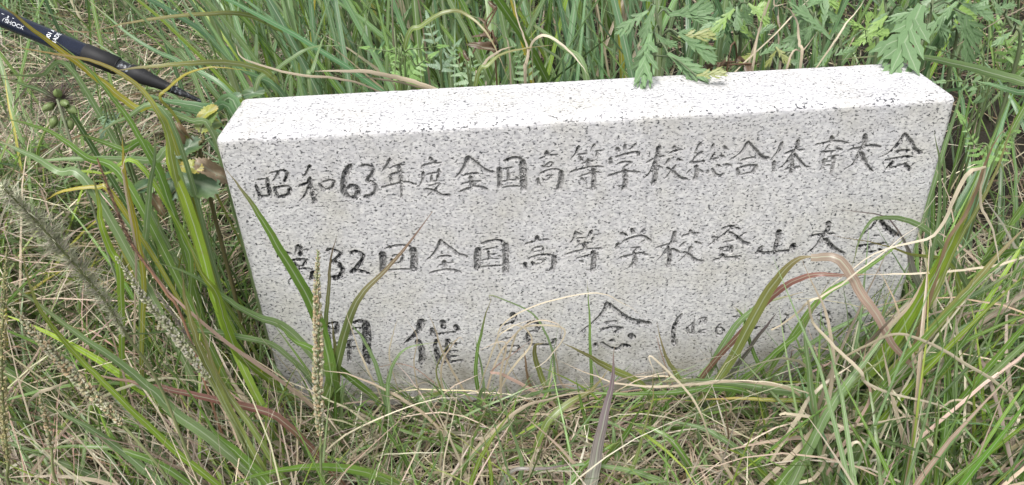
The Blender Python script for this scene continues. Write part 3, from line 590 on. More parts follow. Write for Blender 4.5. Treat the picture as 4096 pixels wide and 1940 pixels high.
# ================================================================== broad-leaved plants
def lobe(mb, a, b, w, z, col, k=5, teeth=0):
    """a lanceolate lobe in leaf space (x along, y across)"""
    a, b = np.array(a, float), np.array(b, float); t = np.linspace(0, 1, k); c = a + (b - a) * t[:, None]
    s = np.array([-(b - a)[1], (b - a)[0]]); s /= np.linalg.norm(s)
    wd = w * np.sin(np.pi * np.clip(.18 + t * .82, 0, 1)) ** .8
    if teeth: wd = wd * (1 + .28 * np.where(np.arange(k) % 2 == 0, 1, -1) * (t > .2) * (t < .95))
    wd[-1] = w * .03
    V = np.zeros((k, 3, 3))
    for j, sg in enumerate((-1, 0, 1)):
        V[:, j, :2] = c + s * (sg * wd[:, None] * .5); V[:, j, 2] = z + (0.0 if sg == 0 else .05 * w)
    Q = [(i * 3 + j, i * 3 + j + 1, i * 3 + j + 4, i * 3 + j + 3) for i in range(k - 1) for j in range(2)]
    mb.add(V.reshape(-1, 3), Q, None, col, np.tile([0, .5, 1], k), np.repeat(t, 3))
def curl(V, c, sag):
    V = V.copy(); x = V[:, 0]; V[:, 2] += -sag * x ** 2 + c * V[:, 1] ** 2; return V
LEAVES = {}
def mug_mesh(kind):
    if kind in LEAVES: return LEAVES[kind]
    r = np.random.default_rng(hash(kind) % 1000 if isinstance(kind, int) else sum(map(ord, kind)))
    base = {'m': (.17, .28, .13), 'p': (.24, .38, .10), 'y': (.24, .27, .08), 'r': (.20, .10, .07)}[kind[0]]
    mb = MB(); jit = lambda: np.array(base) * (1 + r.normal(0, .07))
    lobe(mb, (0, 0), (1.0, 0), .15, 0, jit(), 9, 1)
    for x, l, ang in ((.24, .30, 46), (.42, .46, 38), (.60, .36, 32), (.78, .20, 26)):
        for sg in (-1, 1):
            a = math.radians(ang + r.normal(0, 6)); ll = l * r.uniform(.8, 1.15); xx = x + r.normal(0, .015)
            tip = (xx + ll * math.cos(a), sg * ll * math.sin(a))
            lobe(mb, (xx - .03, 0), tip, .105 * r.uniform(.85, 1.15), .004 * (1 + x * 3) * sg + .006, jit(), 7, 1)
            if l > .3:
                m_ = np.array([xx, 0]) * .45 + np.array(tip) * .55
                lobe(mb, m_, m_ + ll * .38 * np.array([math.cos(a * .25), sg * math.sin(a * .25)]), .06, .009 * sg + .010, jit(), 4)
    for i in range(len(mb.V)): mb.V[i] = curl(mb.V[i], .35, .10 + .10 * r.random())
    LEAVES[kind] = mb.mesh("leaf", "leaf"); return LEAVES[kind]
def place_leaf(me, parent, base, tip, face=None, roll=0.0, scale=1.0, name="leaf", wide=1.0):
    base, tip = np.array(base), np.array(tip); x = norm(tip - base); L = np.linalg.norm(tip - base) * scale
    f = norm(CAM - base) * .75 + np.array([0, 0, .8]) if face is None else np.array(face, float)
    z = norm(f - x * (f @ x)); y = np.cross(z, x)
    y, z = y * math.cos(roll) + z * math.sin(roll), z * math.cos(roll) - y * math.sin(roll)
    o = link(name, me, parent)
    M = Matrix((x * L, y * L * wide, z * L)).transposed().to_4x4(); M.translation = Vector(base)
    o.matrix_parent_inverse = Matrix.Identity(4)
    o.matrix_basis = Matrix.Translation(-parent.location) @ M
    return o
def mugwort(label, stem, leaves, kind='m'):
    st = np.array([P(*q) for q in stem]); g = st[0].copy(); g[2] = float(terrain(g[0], g[1])) - .01; 
    root = empty("mugwort_plant", g, label, "weed", None)
    c = catmull(np.vstack([g, st]), 6); mb = MB(); tube(mb, c, np.linspace(.0024, .0012, len(c)), (.17, .21, .11)); mb.build("stem", "leaf", root)
    for i, q in enumerate(leaves):
        (a, b, ya), (d, e, yb) = q[0], q[1]; kd = q[2] if len(q) > 2 else kind + str(i % 3)
        B_, T_ = P(a, b, ya), P(d, e, yb)
        j = np.argmin(np.linalg.norm(c - B_, axis=1)); 
        if np.linalg.norm(c[j] - B_) > .006:
            m2 = MB(); cc = catmull(np.array([c[j], (c[j] + B_) / 2 + np.array([0, 0, .006]), B_]), 4); tube(m2, cc, .0009, (.18, .23, .13), 5); m2.build("leaf_stalk", "leaf", root)
        place_leaf(mug_mesh(kd), root, B_, T_, roll=rng.normal(0, .3), scale=1.08, wide=rng.uniform(.58, .84))
mugwort("grey green mugwort with lobed leaves drooping onto the middle of the stone's top edge",
  [(1640, 190, .135), (1662, 110, .14), (1645, 10, .15), (1630, -60, .16)],
  [((1647, 12, .13), (1614, 112, .12)), ((1637, 84, .115), (1609, 207, 10.312)), ((1708, 86, .12), (1808, 150, .11)), ((1680, 134, .11), (1775, 198, 10.309)), ((1752, 190, 10.312), (1826, 180, 10.318), 'y1'),
   ((1682, 38, .15), (1802, 14, .16)), ((1690, 30, .16), (1800, 44, .15)), ((1631, 27, .15), (1548, 80, .15)), ((1645, 80, .13), (1674, 108, .125)), ((1700, 84, .13), (1752, 74, .13)),
   ((1655, 14, .15), (1686, 28, .15)), ((1705, 92, .13), (1800, 84, .12), 'y1'), ((1660, 110, .14), (1590, 175, .135)), ((1668, 120, .14), (1690, 170, .135)), ((1645, 5, .16), (1575, -20, .16)), ((1660, 100, .14), (1700, 112, .12))])
mugwort("dark green mugwort with long lobed leaves hanging over the stone's right top corner",
  [(2300, 175, .15), (2330, 90, .16), (2345, 10, .17), (2350, -60, .18)],
  [((2318, 12, .13), (2251, 168, 10.312)), ((2411, 2, .16), (2318, 88, .15)), ((2429, 36, .16), (2442, 165, .15)), ((2293, 58, .14), (2306, 126, .13), 'r0'), ((2330, 20, .16), (2235, 45, .16)), ((2400, 20, .17), (2480, 105, .17)),
   ((2345, 30, .16), (2390, 95, .15)), ((2330, 60, .15), (2270, 115, .14)), ((2420, 10, .18), (2510, 40, .18)), ((2380, -5, .18), (2440, -10, .2))])
mugwort("slender mugwort leaning between two dry straws behind the stone",
  [(2110, 175, .16), (2085, 95, .17), (2040, 30, .18), (2000, -40, .2)],
  [((2090, 100, .16), (2000, 2, .17)), ((2050, 50, .17), (1990, 40, .18)), ((2070, 70, .17), (2080, -5, .18)), ((2095, 120, .16), (2060, 160, .14)), ((2100, 140, .15), (2150, 120, .15)), ((2030, 20, .18), (2090, -20, .19))])
mugwort("young bright yellow green mugwort shoot with small star shaped rosette",
  [(2200, 160, .15), (2185, 110, .15), (2179, 76, .15)],
  [((2179, 75, .15), (2133, 46, .15)), ((2179, 75, .15), (2190, 30, .15)), ((2179, 75, .15), (2210, 62, .15)), ((2179, 75, .15), (2191, 112, .14)), ((2179, 75, .15), (2145, 66, .15)), ((2182, 90, .15), (2240, 75, .15)), ((2182, 95, .15), (2150, 110, .14))], 'p')
mugwort("mugwort with pale lobed leaves above the fern on the right",
  [(2560, 140, .25), (2540, 60, .26), (2500, -10, .28), (2490, -60, .3)],
  [((2500, 0, .25), (2520, 38, .24)), ((2490, -10, .25), (2455, 25, .24)), ((2530, 40, .25), (2576, 60, .24)), ((2510, 20, .25), (2560, 10, .25)), ((2545, 80, .24), (2500, 110, .23))])
mugwort("mugwort with a yellow blotched leaf at the back edge of the stone beside dry straw",
  [(1990, 200, .13), (1965, 150, .13), (1950, 118, .135)],
  [((1952, 118, .13), (1988, 162, .115), 'y1'), ((1955, 125, .13), (1925, 165, .12), 'y2'), ((1958, 130, .13), (2000, 120, .13)), ((1975, 150, .13), (2010, 158, .12))])
mugwort("low mugwort with bright leaves filling the gap beside the drooping lobed leaves",
  [(1930, 190, .22), (1900, 120, .23), (1880, 50, .25), (1870, -20, .27)],
  [((1900, 100, .22), (1860, 60, .22), 'p0'), ((1895, 90, .22), (1950, 60, .22)), ((1885, 50, .24), (1830, 20, .24)), ((1880, 40, .24), (1930, 5, .24), 'p1'), ((1905, 130, .22), (1865, 150, .2), 'y0'), ((1910, 140, .2), (1960, 110, .2)), ((1880, 20, .25), (1850, -20, .25))])

def bushy(label, u, v, Y, spread, n):
    r2 = np.random.default_rng(int(u)); lv = []
    for i in range(n):
        a = r2.uniform(0, 6.28); b = (u + r2.normal(0, spread * .25), v - 90 * r2.random(), Y + r2.normal(0, .015)); l = r2.uniform(50, 85)
        lv.append((b, (b[0] + l * math.cos(a), b[1] + l * (.35 + .6 * abs(math.sin(a))), b[2] - .02 * r2.random()), 'mp'[int(r2.random() < .2)] + str(i % 3)))
    mugwort(label, [(u + 10, v + 60, Y), (u, v, Y), (u - 10, v - 90, Y + .02)], lv)
bushy("full leafy mugwort behind the yellow green shoot", 2235, 80, .22, 60, 16)
bushy("full leafy mugwort behind the fern beyond the stone's corner", 2390, 70, .24, 70, 16)
bushy("full leafy mugwort between the drooping mugwort and the blotched one", 1850, 80, .24, 60, 14)
bushy("leafy mugwort in the grass behind the slender leaning one", 2060, 70, .26, 60, 14)

# ---- ferns
def pinna_mesh(seed, base):
    r = np.random.default_rng(seed); mb = MB(); n = 9
    lobe(mb, (0, 0), (1, 0), .045, .0, np.array(base) * .9, 4)
    for i in range(n):
        x = .06 + .88 * i / n; l = .20 * (1 - .72 * (i / n) ** 1.4)
        for sg in (-1, 1):
            a = math.radians(68 + r.normal(0, 6))
            lobe(mb, (x, 0), (x + l * math.cos(a), sg * l * math.sin(a)), .115 * (1 - .4 * i / n), .004 * (i % 2) + .002, np.array(base) * (1 + r.normal(0, .08)), 4)
    for i in range(len(mb.V)): mb.V[i] = curl(mb.V[i], -.3, .10)
    return mb.mesh("pinna", "leaf")
PIN = [pinna_mesh(1, (.20, .32, .15)), pinna_mesh(2, (.21, .37, .10)), pinna_mesh(3, (.19, .30, .18))]
def fern(label, fronds, var):
    c0 = P(*fronds[0][0][0]); g = c0.copy(); g[2] = float(terrain(g[0], g[1])) - .005
    root = empty("fern", g, label, "fern")
    for pts, n, lpx in fronds:
        p = np.array([P(*q) for q in pts]); s0 = p[0].copy(); s0[2] = float(terrain(s0[0], s0[1])) - .005
        c = catmull(np.vstack([s0, p]), 8); mb = MB(); tube(mb, c, np.linspace(.0013, .0005, len(c)), (.16, .22, .09), 5)
        fr = mb.build("frond", "leaf", root)
        cc = catmull(p, 10); 
        for i in range(n):
            t = i / max(1, n - 1); j = int(t * (len(cc) - 3)); b = cc[j]; tn = norm(cc[min(j + 2, len(cc) - 1)] - cc[j])
            up = norm(np.cross(np.cross(tn, norm(CAM - b) + np.array([0, 0, .6])), tn) + 1e-6); sd_ = np.cross(up, tn)
            D = (b - CAM) @ FWD; l = lpx * D * DS / FPX * (1 - .75 * t)
            for sg in (-1, 1):
                tip = b + (sd_ * sg * .86 + tn * .5) * l + np.array([0, 0, -.08 * l])
                o = place_leaf(PIN[var], fr, b, tip, face=up + rng.normal(0, .15, 3), name="pinna"); 
        place_leaf(PIN[var], fr, cc[-3], cc[-1] + norm(cc[-1] - cc[-3]) * .012, name="pinna")
fern("bright green fern with scalloped fronds just behind the middle of the stone", [([(1010, 190, .17), (1000, 138, .18), (960, 126, .18), (922, 120, .19)], 8, 34), ([(1015, 190, .17), (1020, 130, .18), (1060, 122, .18), (1108, 116, .19)], 8, 34), ([(1000, 120, .20), (996, 142, .17), (993, 190, .14)], 7, 32), ([(1020, 200, .16), (1050, 165, .16), (1085, 140, .17)], 7, 46)], 1)
fern("pale blue green fern under crossing grass blades behind the stone", [([(1110, 170, .24), (1094, 110, .25), (1084, 75, .26), (1076, 45, .27)], 6, 46), ([(1110, 175, .22), (1135, 135, .23), (1150, 112, .24)], 6, 36)], 2)
fern("fern with pale leaflets next to brown withered leaves behind the stone", [([(1180, 205, .18), (1160, 178, .19), (1150, 150, .2), (1140, 135, .21)], 5, 44), ([(1185, 200, .18), (1190, 165, .19), (1185, 140, .2)], 5, 40)], 0)
fern("fern with long fronds beside the stone's right top corner", [([(2470, 190, .2), (2430, 157, .2), (2390, 135, .2), (2349, 121, .2)], 8, 36), ([(2470, 240, .16), (2420, 205, .16), (2370, 205, .16)], 6, 34), ([(2480, 250, .15), (2475, 215, .14), (2450, 222, .13)], 4, 34)], 0)
fern("light green fern at the right among long blades", [([(2540, 200, .3), (2530, 110, .3), (2515, 55, .32)], 8, 50), ([(2560, 160, .25), (2576, 110, .26), (2590, 70, .27)], 7, 44)], 1)
fern("small feathery fern in dry grass below the trekking pole", [([(290, 300, .05), (262, 290, .06), (235, 262, .07)], 7, 36), ([(285, 310, .05), (268, 300, .05), (258, 330, .03)], 6, 30)], 2)
fern("fern half hidden by long blades left of the drooping mugwort", [([(1330, 200, .2), (1310, 150, .22), (1290, 110, .24)], 7, 44)], 0)
fern("low fern in shade at the right side of the stone", [([(2480, 420, .05), (2450, 360, .06), (2420, 300, .07)], 8, 40), ([(2500, 400, .06), (2530, 350, .08), (2560, 330, .1)], 7, 40)], 1)

# ---- round serrated leaves by the stone's left shoulder
def round_leaf_mesh(col, edge, seed, brown=0.0):
    r = np.random.default_rng(seed); mb = MB(); n = 44; rings = 5
    V, C, U = [(0, 0, 0)], [col], [.5]
    for q in range(1, rings + 1):
        for i in range(n):
            a = 2 * math.pi * i / n; rr = .5 * (1 + .10 * math.cos(2 * a)) * q / rings
            if q == rings: rr *= 1 + .07 * (1 if i % 2 else -1) + r.normal(0, .015)
            V.append((.5 + rr * math.cos(a), .85 * rr * math.sin(a), .05 * math.sin(3 * a) * q / rings))
            f = (q / rings) ** 2 * (0.5 + .5 * math.sin(2 * a + seed)) ; C.append(np.array(col) * (1 - f) + np.array(edge) * f); U.append(.5 + .5 * math.sin(a) * q / rings)
    V = np.array(V); V[0] = (.5, 0, 0)
    T = [(0, 1 + i, 1 + (i + 1) % n) for i in range(n)]; Q = []
    for q in range(rings - 1):
        for i in range(n): a = 1 + q * n + i; b = 1 + q * n + (i + 1) % n; Q.append((a, a + n, b + n, b))
    V = curl(V, .5 + brown, .15 + brown * .8); V[:, 2] += brown * .12 * np.sin(V[:, 0] * 9) * np.cos(V[:, 1] * 8)
    mb.add(V, Q, T, np.array(C), np.array(U), V[:, 0]); return mb.mesh("leaf", "leaf")
def creeper():
    g = P(520, 520, .03); g[2] = float(terrain(g[0], g[1])) - .005
    root = empty("toothed_leaf_plant", g, "plant with round toothed green leaves and curled brown withered ones at the stone's left shoulder", "weed")
    GR, YG, BR, DG = (.15, .23, .08), (.34, .36, .07), (.30, .22, .14), (.09, .16, .08)
    meshes = [round_leaf_mesh(GR, YG, 1), round_leaf_mesh(YG, (.40, .30, .08), 2), round_leaf_mesh(BR, (.22, .14, .08), 3, 1.0), round_leaf_mesh(DG, GR, 4), round_leaf_mesh((.36, .28, .20), BR, 6, 1.4)]
    stem = catmull(np.array([g, P(515, 440, .03), P(512, 350, .03), P(500, 300, .04)]), 6)
    mb = MB(); tube(mb, stem, np.linspace(.0022, .001, len(stem)), (.19, .17, .08)); mb.build("stem", "leaf", root)
    for k, b, t, wd, lab in ((0, (505, 330, .03), (530, 268, .04), 1, "green leaf turning yellow"), (1, (500, 300, .035), (540, 265, .04), .7, "yellow green leaf with brown patches"), (0, (520, 320, .03), (555, 300, .05), 1, None), (2, (445, 310, .03), (480, 380, .02), .5, "curled brown withered leaf"),
                        (4, (490, 410, .01), (552, 432, .004), .8, "curled brown withered leaf"), (1, (455, 418, .01), (505, 420, .005), .9, "yellow leaf"), (3, (440, 390, .02), (500, 350, .03), 1, None), (3, (440, 440, .015), (540, 470, .005), 1.0, None), (3, (420, 500, .0), (445, 430, .02), 1, None),
                        (3, (345, 480, .0), (385, 450, .02), .9, None), (0, (420, 350, .04), (450, 320, .05), .9, "green leaf turning yellow"), (2, (380, 490, .01), (400, 520, .0), .7, "curled brown withered leaf"), (3, (560, 262, .10), (600, 236, .10), .9, None), (3, (610, 240, .11), (660, 225, .11), .7, None)):
        B_, T_ = P(*b), P(*t); j = int(np.argmin(np.linalg.norm(stem - B_, axis=1)))
        m2 = MB(); cc = catmull(np.array([stem[j], (stem[j] + B_) / 2 + np.array([0, 0, .004]), B_]), 3); tube(m2, cc, .0008, (.2, .2, .1), 5); m2.build("leaf_stalk", "leaf", root)
        o = place_leaf(meshes[k], root, B_, T_, roll=rng.normal(0, .25), wide=wd)
        if lab: o["label"] = lab
creeper()
def dead_leaf(label, spots):
    g = P(*spots[0][0]); g[2] = float(terrain(g[0], g[1]))
    root = empty("withered_plant", g, label, "dead plant")
    me = [round_leaf_mesh((.15, .10, .065), (.10, .065, .04), s, 1.3) for s in (8, 9)]
    c = catmull(np.array([g] + [P(*q[0]) for q in spots]), 5); mb = MB(); tube(mb, c, .001, (.16, .10, .06)); mb.build("stem", "leaf", root)
    for i, (b, t) in enumerate(spots): place_leaf(me[i % 2], root, P(*b), P(*t), roll=rng.normal(0, .8), wide=.7)
dead_leaf("dry dark brown curled leaves on a dead stem among long grass", [((1245, 130, .24), (1225, 105, .23)), ((1235, 100, .25), (1215, 75, .25)), ((1240, 90, .25), (1255, 115, .24)), ((1220, 60, .27), (1212, 45, .27)), ((1250, 20, .3), (1230, 8, .3)), ((1180, 150, .22), (1165, 135, .22)), ((1160, 165, .2), (1145, 150, .2))])
dead_leaf("brown shrivelled leaves on the soil behind the stone's back edge", [((1830, 165, .12), (1800, 150, .12)), ((1850, 155, .14), (1880, 140, .14)), ((1770, 165, .12), (1790, 180, .11)), ((1900, 160, .13), (1870, 165, .12))])

# ================================================================== single blades and tufts traced from the photo
def tuft(label, blades, cat="grass tuft", group=None):
    q = blades[0][2][0]; g = P(*q); g[2] = float(terrain(g[0], g[1]))
    root = empty("grass_tuft", g, label, cat, group)
    for b in blades:
        kw = b[3] if len(b) > 3 else {}
        kw = dict(kw)
        if b[0] in ('straw', 'tan', 'pink', 'brown', 'red') and 'mat' not in kw: kw['mat'] = "straw"; kw.setdefault('ground', b[0] not in ('straw',) or len(b[2]) < 4)
        kw.setdefault('name', 'dry_blade' if kw.get('mat') == 'straw' else 'blade')
        hero_blade(root, b[0], b[1], b[2], **kw)
def arch(*pts): return list(pts)

tuft("two broad green blades crossing in a V before the stone's lower left lettering", [
  ('green', 13.5, [(838, 960, -.05), (815, 850, -.055), (775, 745, -.06), (705, 625, -.065), (640, 520, -.07), (570, 428, -.075)], dict(tw=.1, base=.7, peak=.3)),
  ('greenpurple', 10.0, [(835, 965, -.05), (868, 835, -.055), (905, 750, -.06), (985, 665, -.06), (1088, 532, -.06)], dict(tw=.1, base=.8, peak=.25)),
  ('greenpurple', 5.0, [(822, 960, -.045), (818, 830, -.045), (824, 735, -.045), (830, 650, -.045), (848, 588, -.045)], dict(tw=.3)),
  ('green', 8.0, [(900, 965, -.04), (790, 880, -.05), (735, 850, -.05), (690, 805, -.05)], dict(tw=.2)),
  ('olive', 7.0, [(850, 960, -.04), (842, 870, -.04), (835, 800, -.04)], {})])
tuft("upright grey green blade with purple pointed tip standing before the stone", [
  ('purple', 13.5, [(1485, 1235, -.17), (1502, 1160, -.16), (1522, 1060, -.15), (1540, 965, -.135), (1547, 872, -.125)], dict(tw=.1, base=.85, peak=.25)),
  ('green', 7.5, [(1470, 1240, -.13), (1530, 1150, -.125), (1590, 1070, -.12), (1630, 1000, -.11), (1660, 930, -.1)], {}),
  ('sage', 6.0, [(1560, 1230, -.13), (1552, 1130, -.12), (1540, 1060, -.11)], {})])
tuft("slim upright green blades standing close before the middle of the inscription", [
  ('sage', 5.0, [(1370, 1010, -.02), (1385, 930, -.02), (1402, 840, -.022), (1422, 760, -.025)], dict(tw=.2)),
  ('green', 4.4, [(1492, 1000, -.02), (1482, 900, -.02), (1479, 800, -.02), (1478, 705, -.02)], dict(tw=.2)),
  ('olive', 8.0, [(1610, 965, -.05), (1540, 930, -.055), (1480, 895, -.06), (1415, 862, -.06)], dict(tw=.2, peak=.5)),
  ('green', 6.0, [(1640, 990, -.05), (1560, 935, -.05), (1495, 898, -.05)], {}),
  ('tan', 4.0, [(1412, 960, -.015), (1400, 900, -.015), (1402, 855, -.015)], {}),
  ('green', 5.0, [(1205, 1010, -.02), (1195, 920, -.022), (1212, 830, -.025), (1236, 745, -.03)], dict(tw=.1)),
  ('sage', 3.5, [(1222, 1010, -.02), (1215, 930, -.02), (1200, 880, -.02), (1195, 840, -.02)], {}),
  ('straw', 2.0, [(1330, 1000, -.03), (1250, 850, -.03), (1320, 775, -.03), (1480, 735, -.03), (1560, 760, -.03), (1622, 800, -.03)], {}),
  ('sage', 2.6, [(1400, 1000, -.02), (1390, 880, -.02), (1340, 790, -.02), (1240, 742, -.02), (1236, 760, -.02)], {}),
  ('pink', 2.2, [(1700, 985, -.03), (1672, 915, -.03), (1655, 860, -.03), (1650, 842, -.03)], {}),
  ('greentan', 6.5, [(1735, 1000, -.03), (1700, 940, -.035), (1672, 890, -.04), (1652, 810, -.045)], {})])
tuft("tangle of pale dry stems caught before the carved characters above the straw", [
  ('straw', 3.4, [(1240, 1010, -.04), (1290, 930, -.04), (1340, 860, -.045), (1300, 820, -.045), (1230, 850, -.045)]),
  ('straw', 3.1, [(1250, 1010, -.04), (1280, 900, -.04), (1310, 830, -.045), (1420, 830, -.045), (1380, 900, -.045), (1330, 935, -.045)]),
  ('tan', 3.4, [(1215, 1010, -.04), (1250, 900, -.04), (1330, 815, -.045), (1400, 815, -.045), (1415, 850, -.045)]),
  ('tan', 4.1, [(1260, 1020, -.05), (1258, 940, -.05), (1270, 860, -.05), (1200, 885, -.05)]),
  ('pink', 5.4, [(1380, 1010, -.04), (1270, 945, -.045), (1240, 930, -.045), (1345, 850, -.045)]),
  ('straw', 2.7, [(1200, 1000, -.04), (1240, 880, -.04), (1270, 830, -.045), (1350, 800, -.045)]),
  ('brown', 4.5, [(1330, 960, -.01), (1322, 905, -.01), (1318, 870, -.01)]),
  ('olive', 7.0, [(1375, 980, -.02), (1350, 915, -.02), (1345, 870, -.025), (1370, 862, -.03)]),
  ('tan', 3.4, [(1120, 1000, -.03), (1110, 920, -.03), (1150, 850, -.03), (1168, 860, -.03)]),
  ('tan', 3.7, [(1180, 1010, -.03), (1120, 900, -.03), (1095, 830, -.03), (1075, 790, -.03)])], "dry grass")
tuft("thin green blades and straw stems at the stone's foot beside the seed spike", [
  ('sage', 5.0, [(1000, 1120, -.08), (975, 1010, -.075), (985, 930, -.07), (1020, 880, -.07), (1110, 860, -.07)], {}),
  ('green', 4.5, [(968, 1100, -.06), (968, 1000, -.06), (975, 930, -.06)], {}),
  ('straw', 3.0, [(965, 1010, -.05), (930, 940, -.055), (895, 860, -.06), (868, 770, -.065)], {}),
  ('tan', 2.4, [(1060, 1010, -.04), (1040, 920, -.04), (1050, 850, -.04), (1020, 800, -.04)], {}),
  ('straw', 2.2, [(1010, 1010, -.04), (985, 900, -.04), (990, 840, -.04), (1000, 800, -.04)], {}),
  ('sage', 5.5, [(985, 1060, -.06), (950, 930, -.06), (915, 850, -.06), (880, 810, -.06)], {}),
  ('green', 6.5, [(1050, 1220, -.12), (990, 1110, -.11), (930, 1040, -.1), (840, 990, -.09)], {}),
  ('pink', 2.2, [(1120, 1000, -.03), (1090, 960, -.03), (1010, 915, -.03), (870, 950, -.03)], {}),
  ('olive', 3.0, [(1060, 995, -.02), (1110, 985, -.02), (1100, 930, -.02), (1130, 870, -.02), (1155, 850, -.02)], {})])

# ---- left side
tuft("long bright green blades sweeping out to the left below the foxtail heads", [
  ('green', 10.5, [(690, 1235, -.16), (600, 1140, -.155), (540, 1088, -.15), (475, 990, -.15), (415, 920, -.15), (305, 795, -.15)], dict(tw=.15, base=.75)),
  ('sage', 9.5, [(560, 1130, -.15), (440, 1040, -.15), (380, 980, -.15), (280, 895, -.15), (140, 795, -.15), (-20, 680, -.16)], dict(tw=.15, base=.8)),
  ('red', 7.5, [(700, 1050, -.12), (560, 1010, -.12), (450, 985, -.12), (350, 965, -.12), (188, 932, -.12)], dict(tw=.3, mat="blade")),
  ('sage', 9.5, [(720, 830, -.03), (640, 795, -.035), (560, 745, -.04), (480, 690, -.05), (380, 655, -.06)], dict(tw=.1)),
  ('lime', 9.0, [(610, 900, -.06), (570, 830, -.065), (545, 740, -.07), (510, 690, -.075), (470, 600, -.08)], dict(tw=.1)),
  ('olive', 7.5, [(660, 1180, -.15), (560, 1000, -.14), (505, 880, -.13), (470, 760, -.12), (458, 680, -.12)], dict(tw=.2)),
  ('pink', 5.0, [(700, 960, -.08), (590, 880, -.09), (480, 790, -.1), (400, 710, -.1), (345, 600, -.11)], dict(tw=.1)),
  ('sage', 7.0, [(700, 880, -.05), (590, 850, -.06), (480, 835, -.07), (350, 840, -.08), (215, 828, -.09)], dict(tw=.2)),
  ('lime', 6.0, [(560, 1230, -.17), (440, 1130, -.17), (300, 1000, -.17), (180, 880, -.17), (90, 760, -.18), (50, 600, -.19)], {}),
  ('sage', 8.0, [(420, 1235, -.18), (300, 1130, -.17), (200, 1060, -.17), (100, 1010, -.17)], {}),
  ('green', 6.5, [(480, 1220, -.17), (380, 1160, -.17), (290, 1130, -.17), (180, 1125, -.17), (40, 1140, -.17)], {}),
  ('tan', 5.5, [(330, 1235, -.18), (200, 1200, -.18), (90, 1195, -.18), (-20, 1205, -.18)], {}),
  ('straw', 5.0, [(170, 960, -.13), (110, 985, -.13), (80, 1010, -.13), (70, 1040, -.13)], {}),
  ('greentan', 6.5, [(740, 1240, -.15), (640, 1080, -.14), (560, 960, -.13), (520, 860, -.13), (480, 740, -.13)], {})])
tuft("tall yellow green blades arching over the trekking pole", [
  ('yellow', 6.5, [(420, 310, .02), (340, 275, .02), (260, 215, .015), (190, 160, .01), (110, 100, 0), (40, 45, -.01), (-20, -5, -.02)], dict(tw=.2, base=.4)),
  ('green', 6.5, [(480, 680, -.03), (455, 600, -.03), (420, 505, -.03), (380, 410, -.03), (325, 310, -.03), (280, 245, -.03), (215, 165, -.03), (130, 95, -.03)], dict(tw=.2)),
  ('orange', 6.0, [(530, 700, -.03), (490, 600, -.035), (440, 440, -.04), (422, 345, -.045), (400, 290, -.05), (360, 230, -.05), (300, 185, -.05), (225, 155, -.05), (125, 135, -.05), (10, 115, -.05)], dict(tw=.2)),
  ('lime', 10.0, [(580, 860, -.05), (545, 770, -.045), (500, 610, -.04), (462, 495, -.04), (428, 410, -.04), (420, 335, -.04)], dict(tw=.1, base=.8, peak=.6)),
  ('sage', 6.5, [(355, 680, -.05), (362, 590, -.05), (370, 500, -.05), (386, 390, -.05), (386, 320, -.05)], dict(tw=.1)),
  ('yellow', 5.0, [(360, 720, -.06), (345, 600, -.06), (318, 480, -.06), (308, 400, -.06), (307, 340, -.06)], {}),
  ('lime', 6.5, [(300, 700, -.08), (275, 630, -.08), (255, 560, -.08), (245, 500, -.08), (232, 430, -.08)], {}),
  ('tan', 3.0, [(345, 700, -.06), (335, 580, -.06), (315, 460, -.06), (308, 420, -.06), (330, 360, -.06)], {}),
  ('sage', 5.5, [(430, 300, .0), (310, 300, .0), (240, 345, .0)], {}),
  ('yellow', 3.0, [(460, 330, .03), (405, 250, .02), (420, 225, .02), (470, 185, .02), (540, 170, .02), (640, 180, .03)], {})])
tuft("flat lying green blades crossing the dry litter below the trekking pole", [
  ('sage', 7.5, [(440, 408, -.01), (390, 404, -.015), (300, 400, -.02), (160, 399, -.03), (68, 407, -.04)], dict(tw=.2)),
  ('green', 8.0, [(320, 470, -.04), (220, 400, -.03), (120, 330, -.02), (-10, 290, -.02)], dict(tw=.2)),
  ('sage', 8.5, [(230, 480, -.05), (140, 430, -.04), (60, 385, -.04), (-20, 350, -.04)], dict(tw=.2)),
  ('green', 7.0, [(380, 385, 0), (310, 375, 0), (235, 348, 0), (180, 330, 0)], {}),
  ('lime', 5.5, [(370, 430, -.03), (270, 436, -.03), (170, 432, -.03), (100, 450, -.03)], {}),
  ('yellow', 5.0, [(300, 510, -.05), (240, 470, -.05), (160, 480, -.05), (110, 505, -.05)], {}),
  ('dark', 6.0, [(200, 310, .02), (130, 240, .02), (60, 215, .02), (-10, 195, .02)], {}),
  ('sage', 6.5, [(190, 188, .06), (100, 190, .06), (-10, 192, .06)], {})])
tuft("long flat blades lying beside the trekking pole tip against the stone's corner", [
  ('blue', 12.0, [(596, 278, .07), (540, 272, .075), (480, 262, .08), (410, 248, .08), (330, 225, .085)], dict(tw=.1, base=1.0, peak=.2)),
  ('blue', 8.0, [(590, 292, .06), (520, 285, .06), (440, 275, .06), (380, 262, .06)], dict(tw=.2, base=1.0)),
  ('sage', 6.0, [(540, 345, .03), (480, 300, .03), (400, 275, .03), (320, 270, .03), (270, 275, .03)], {})])
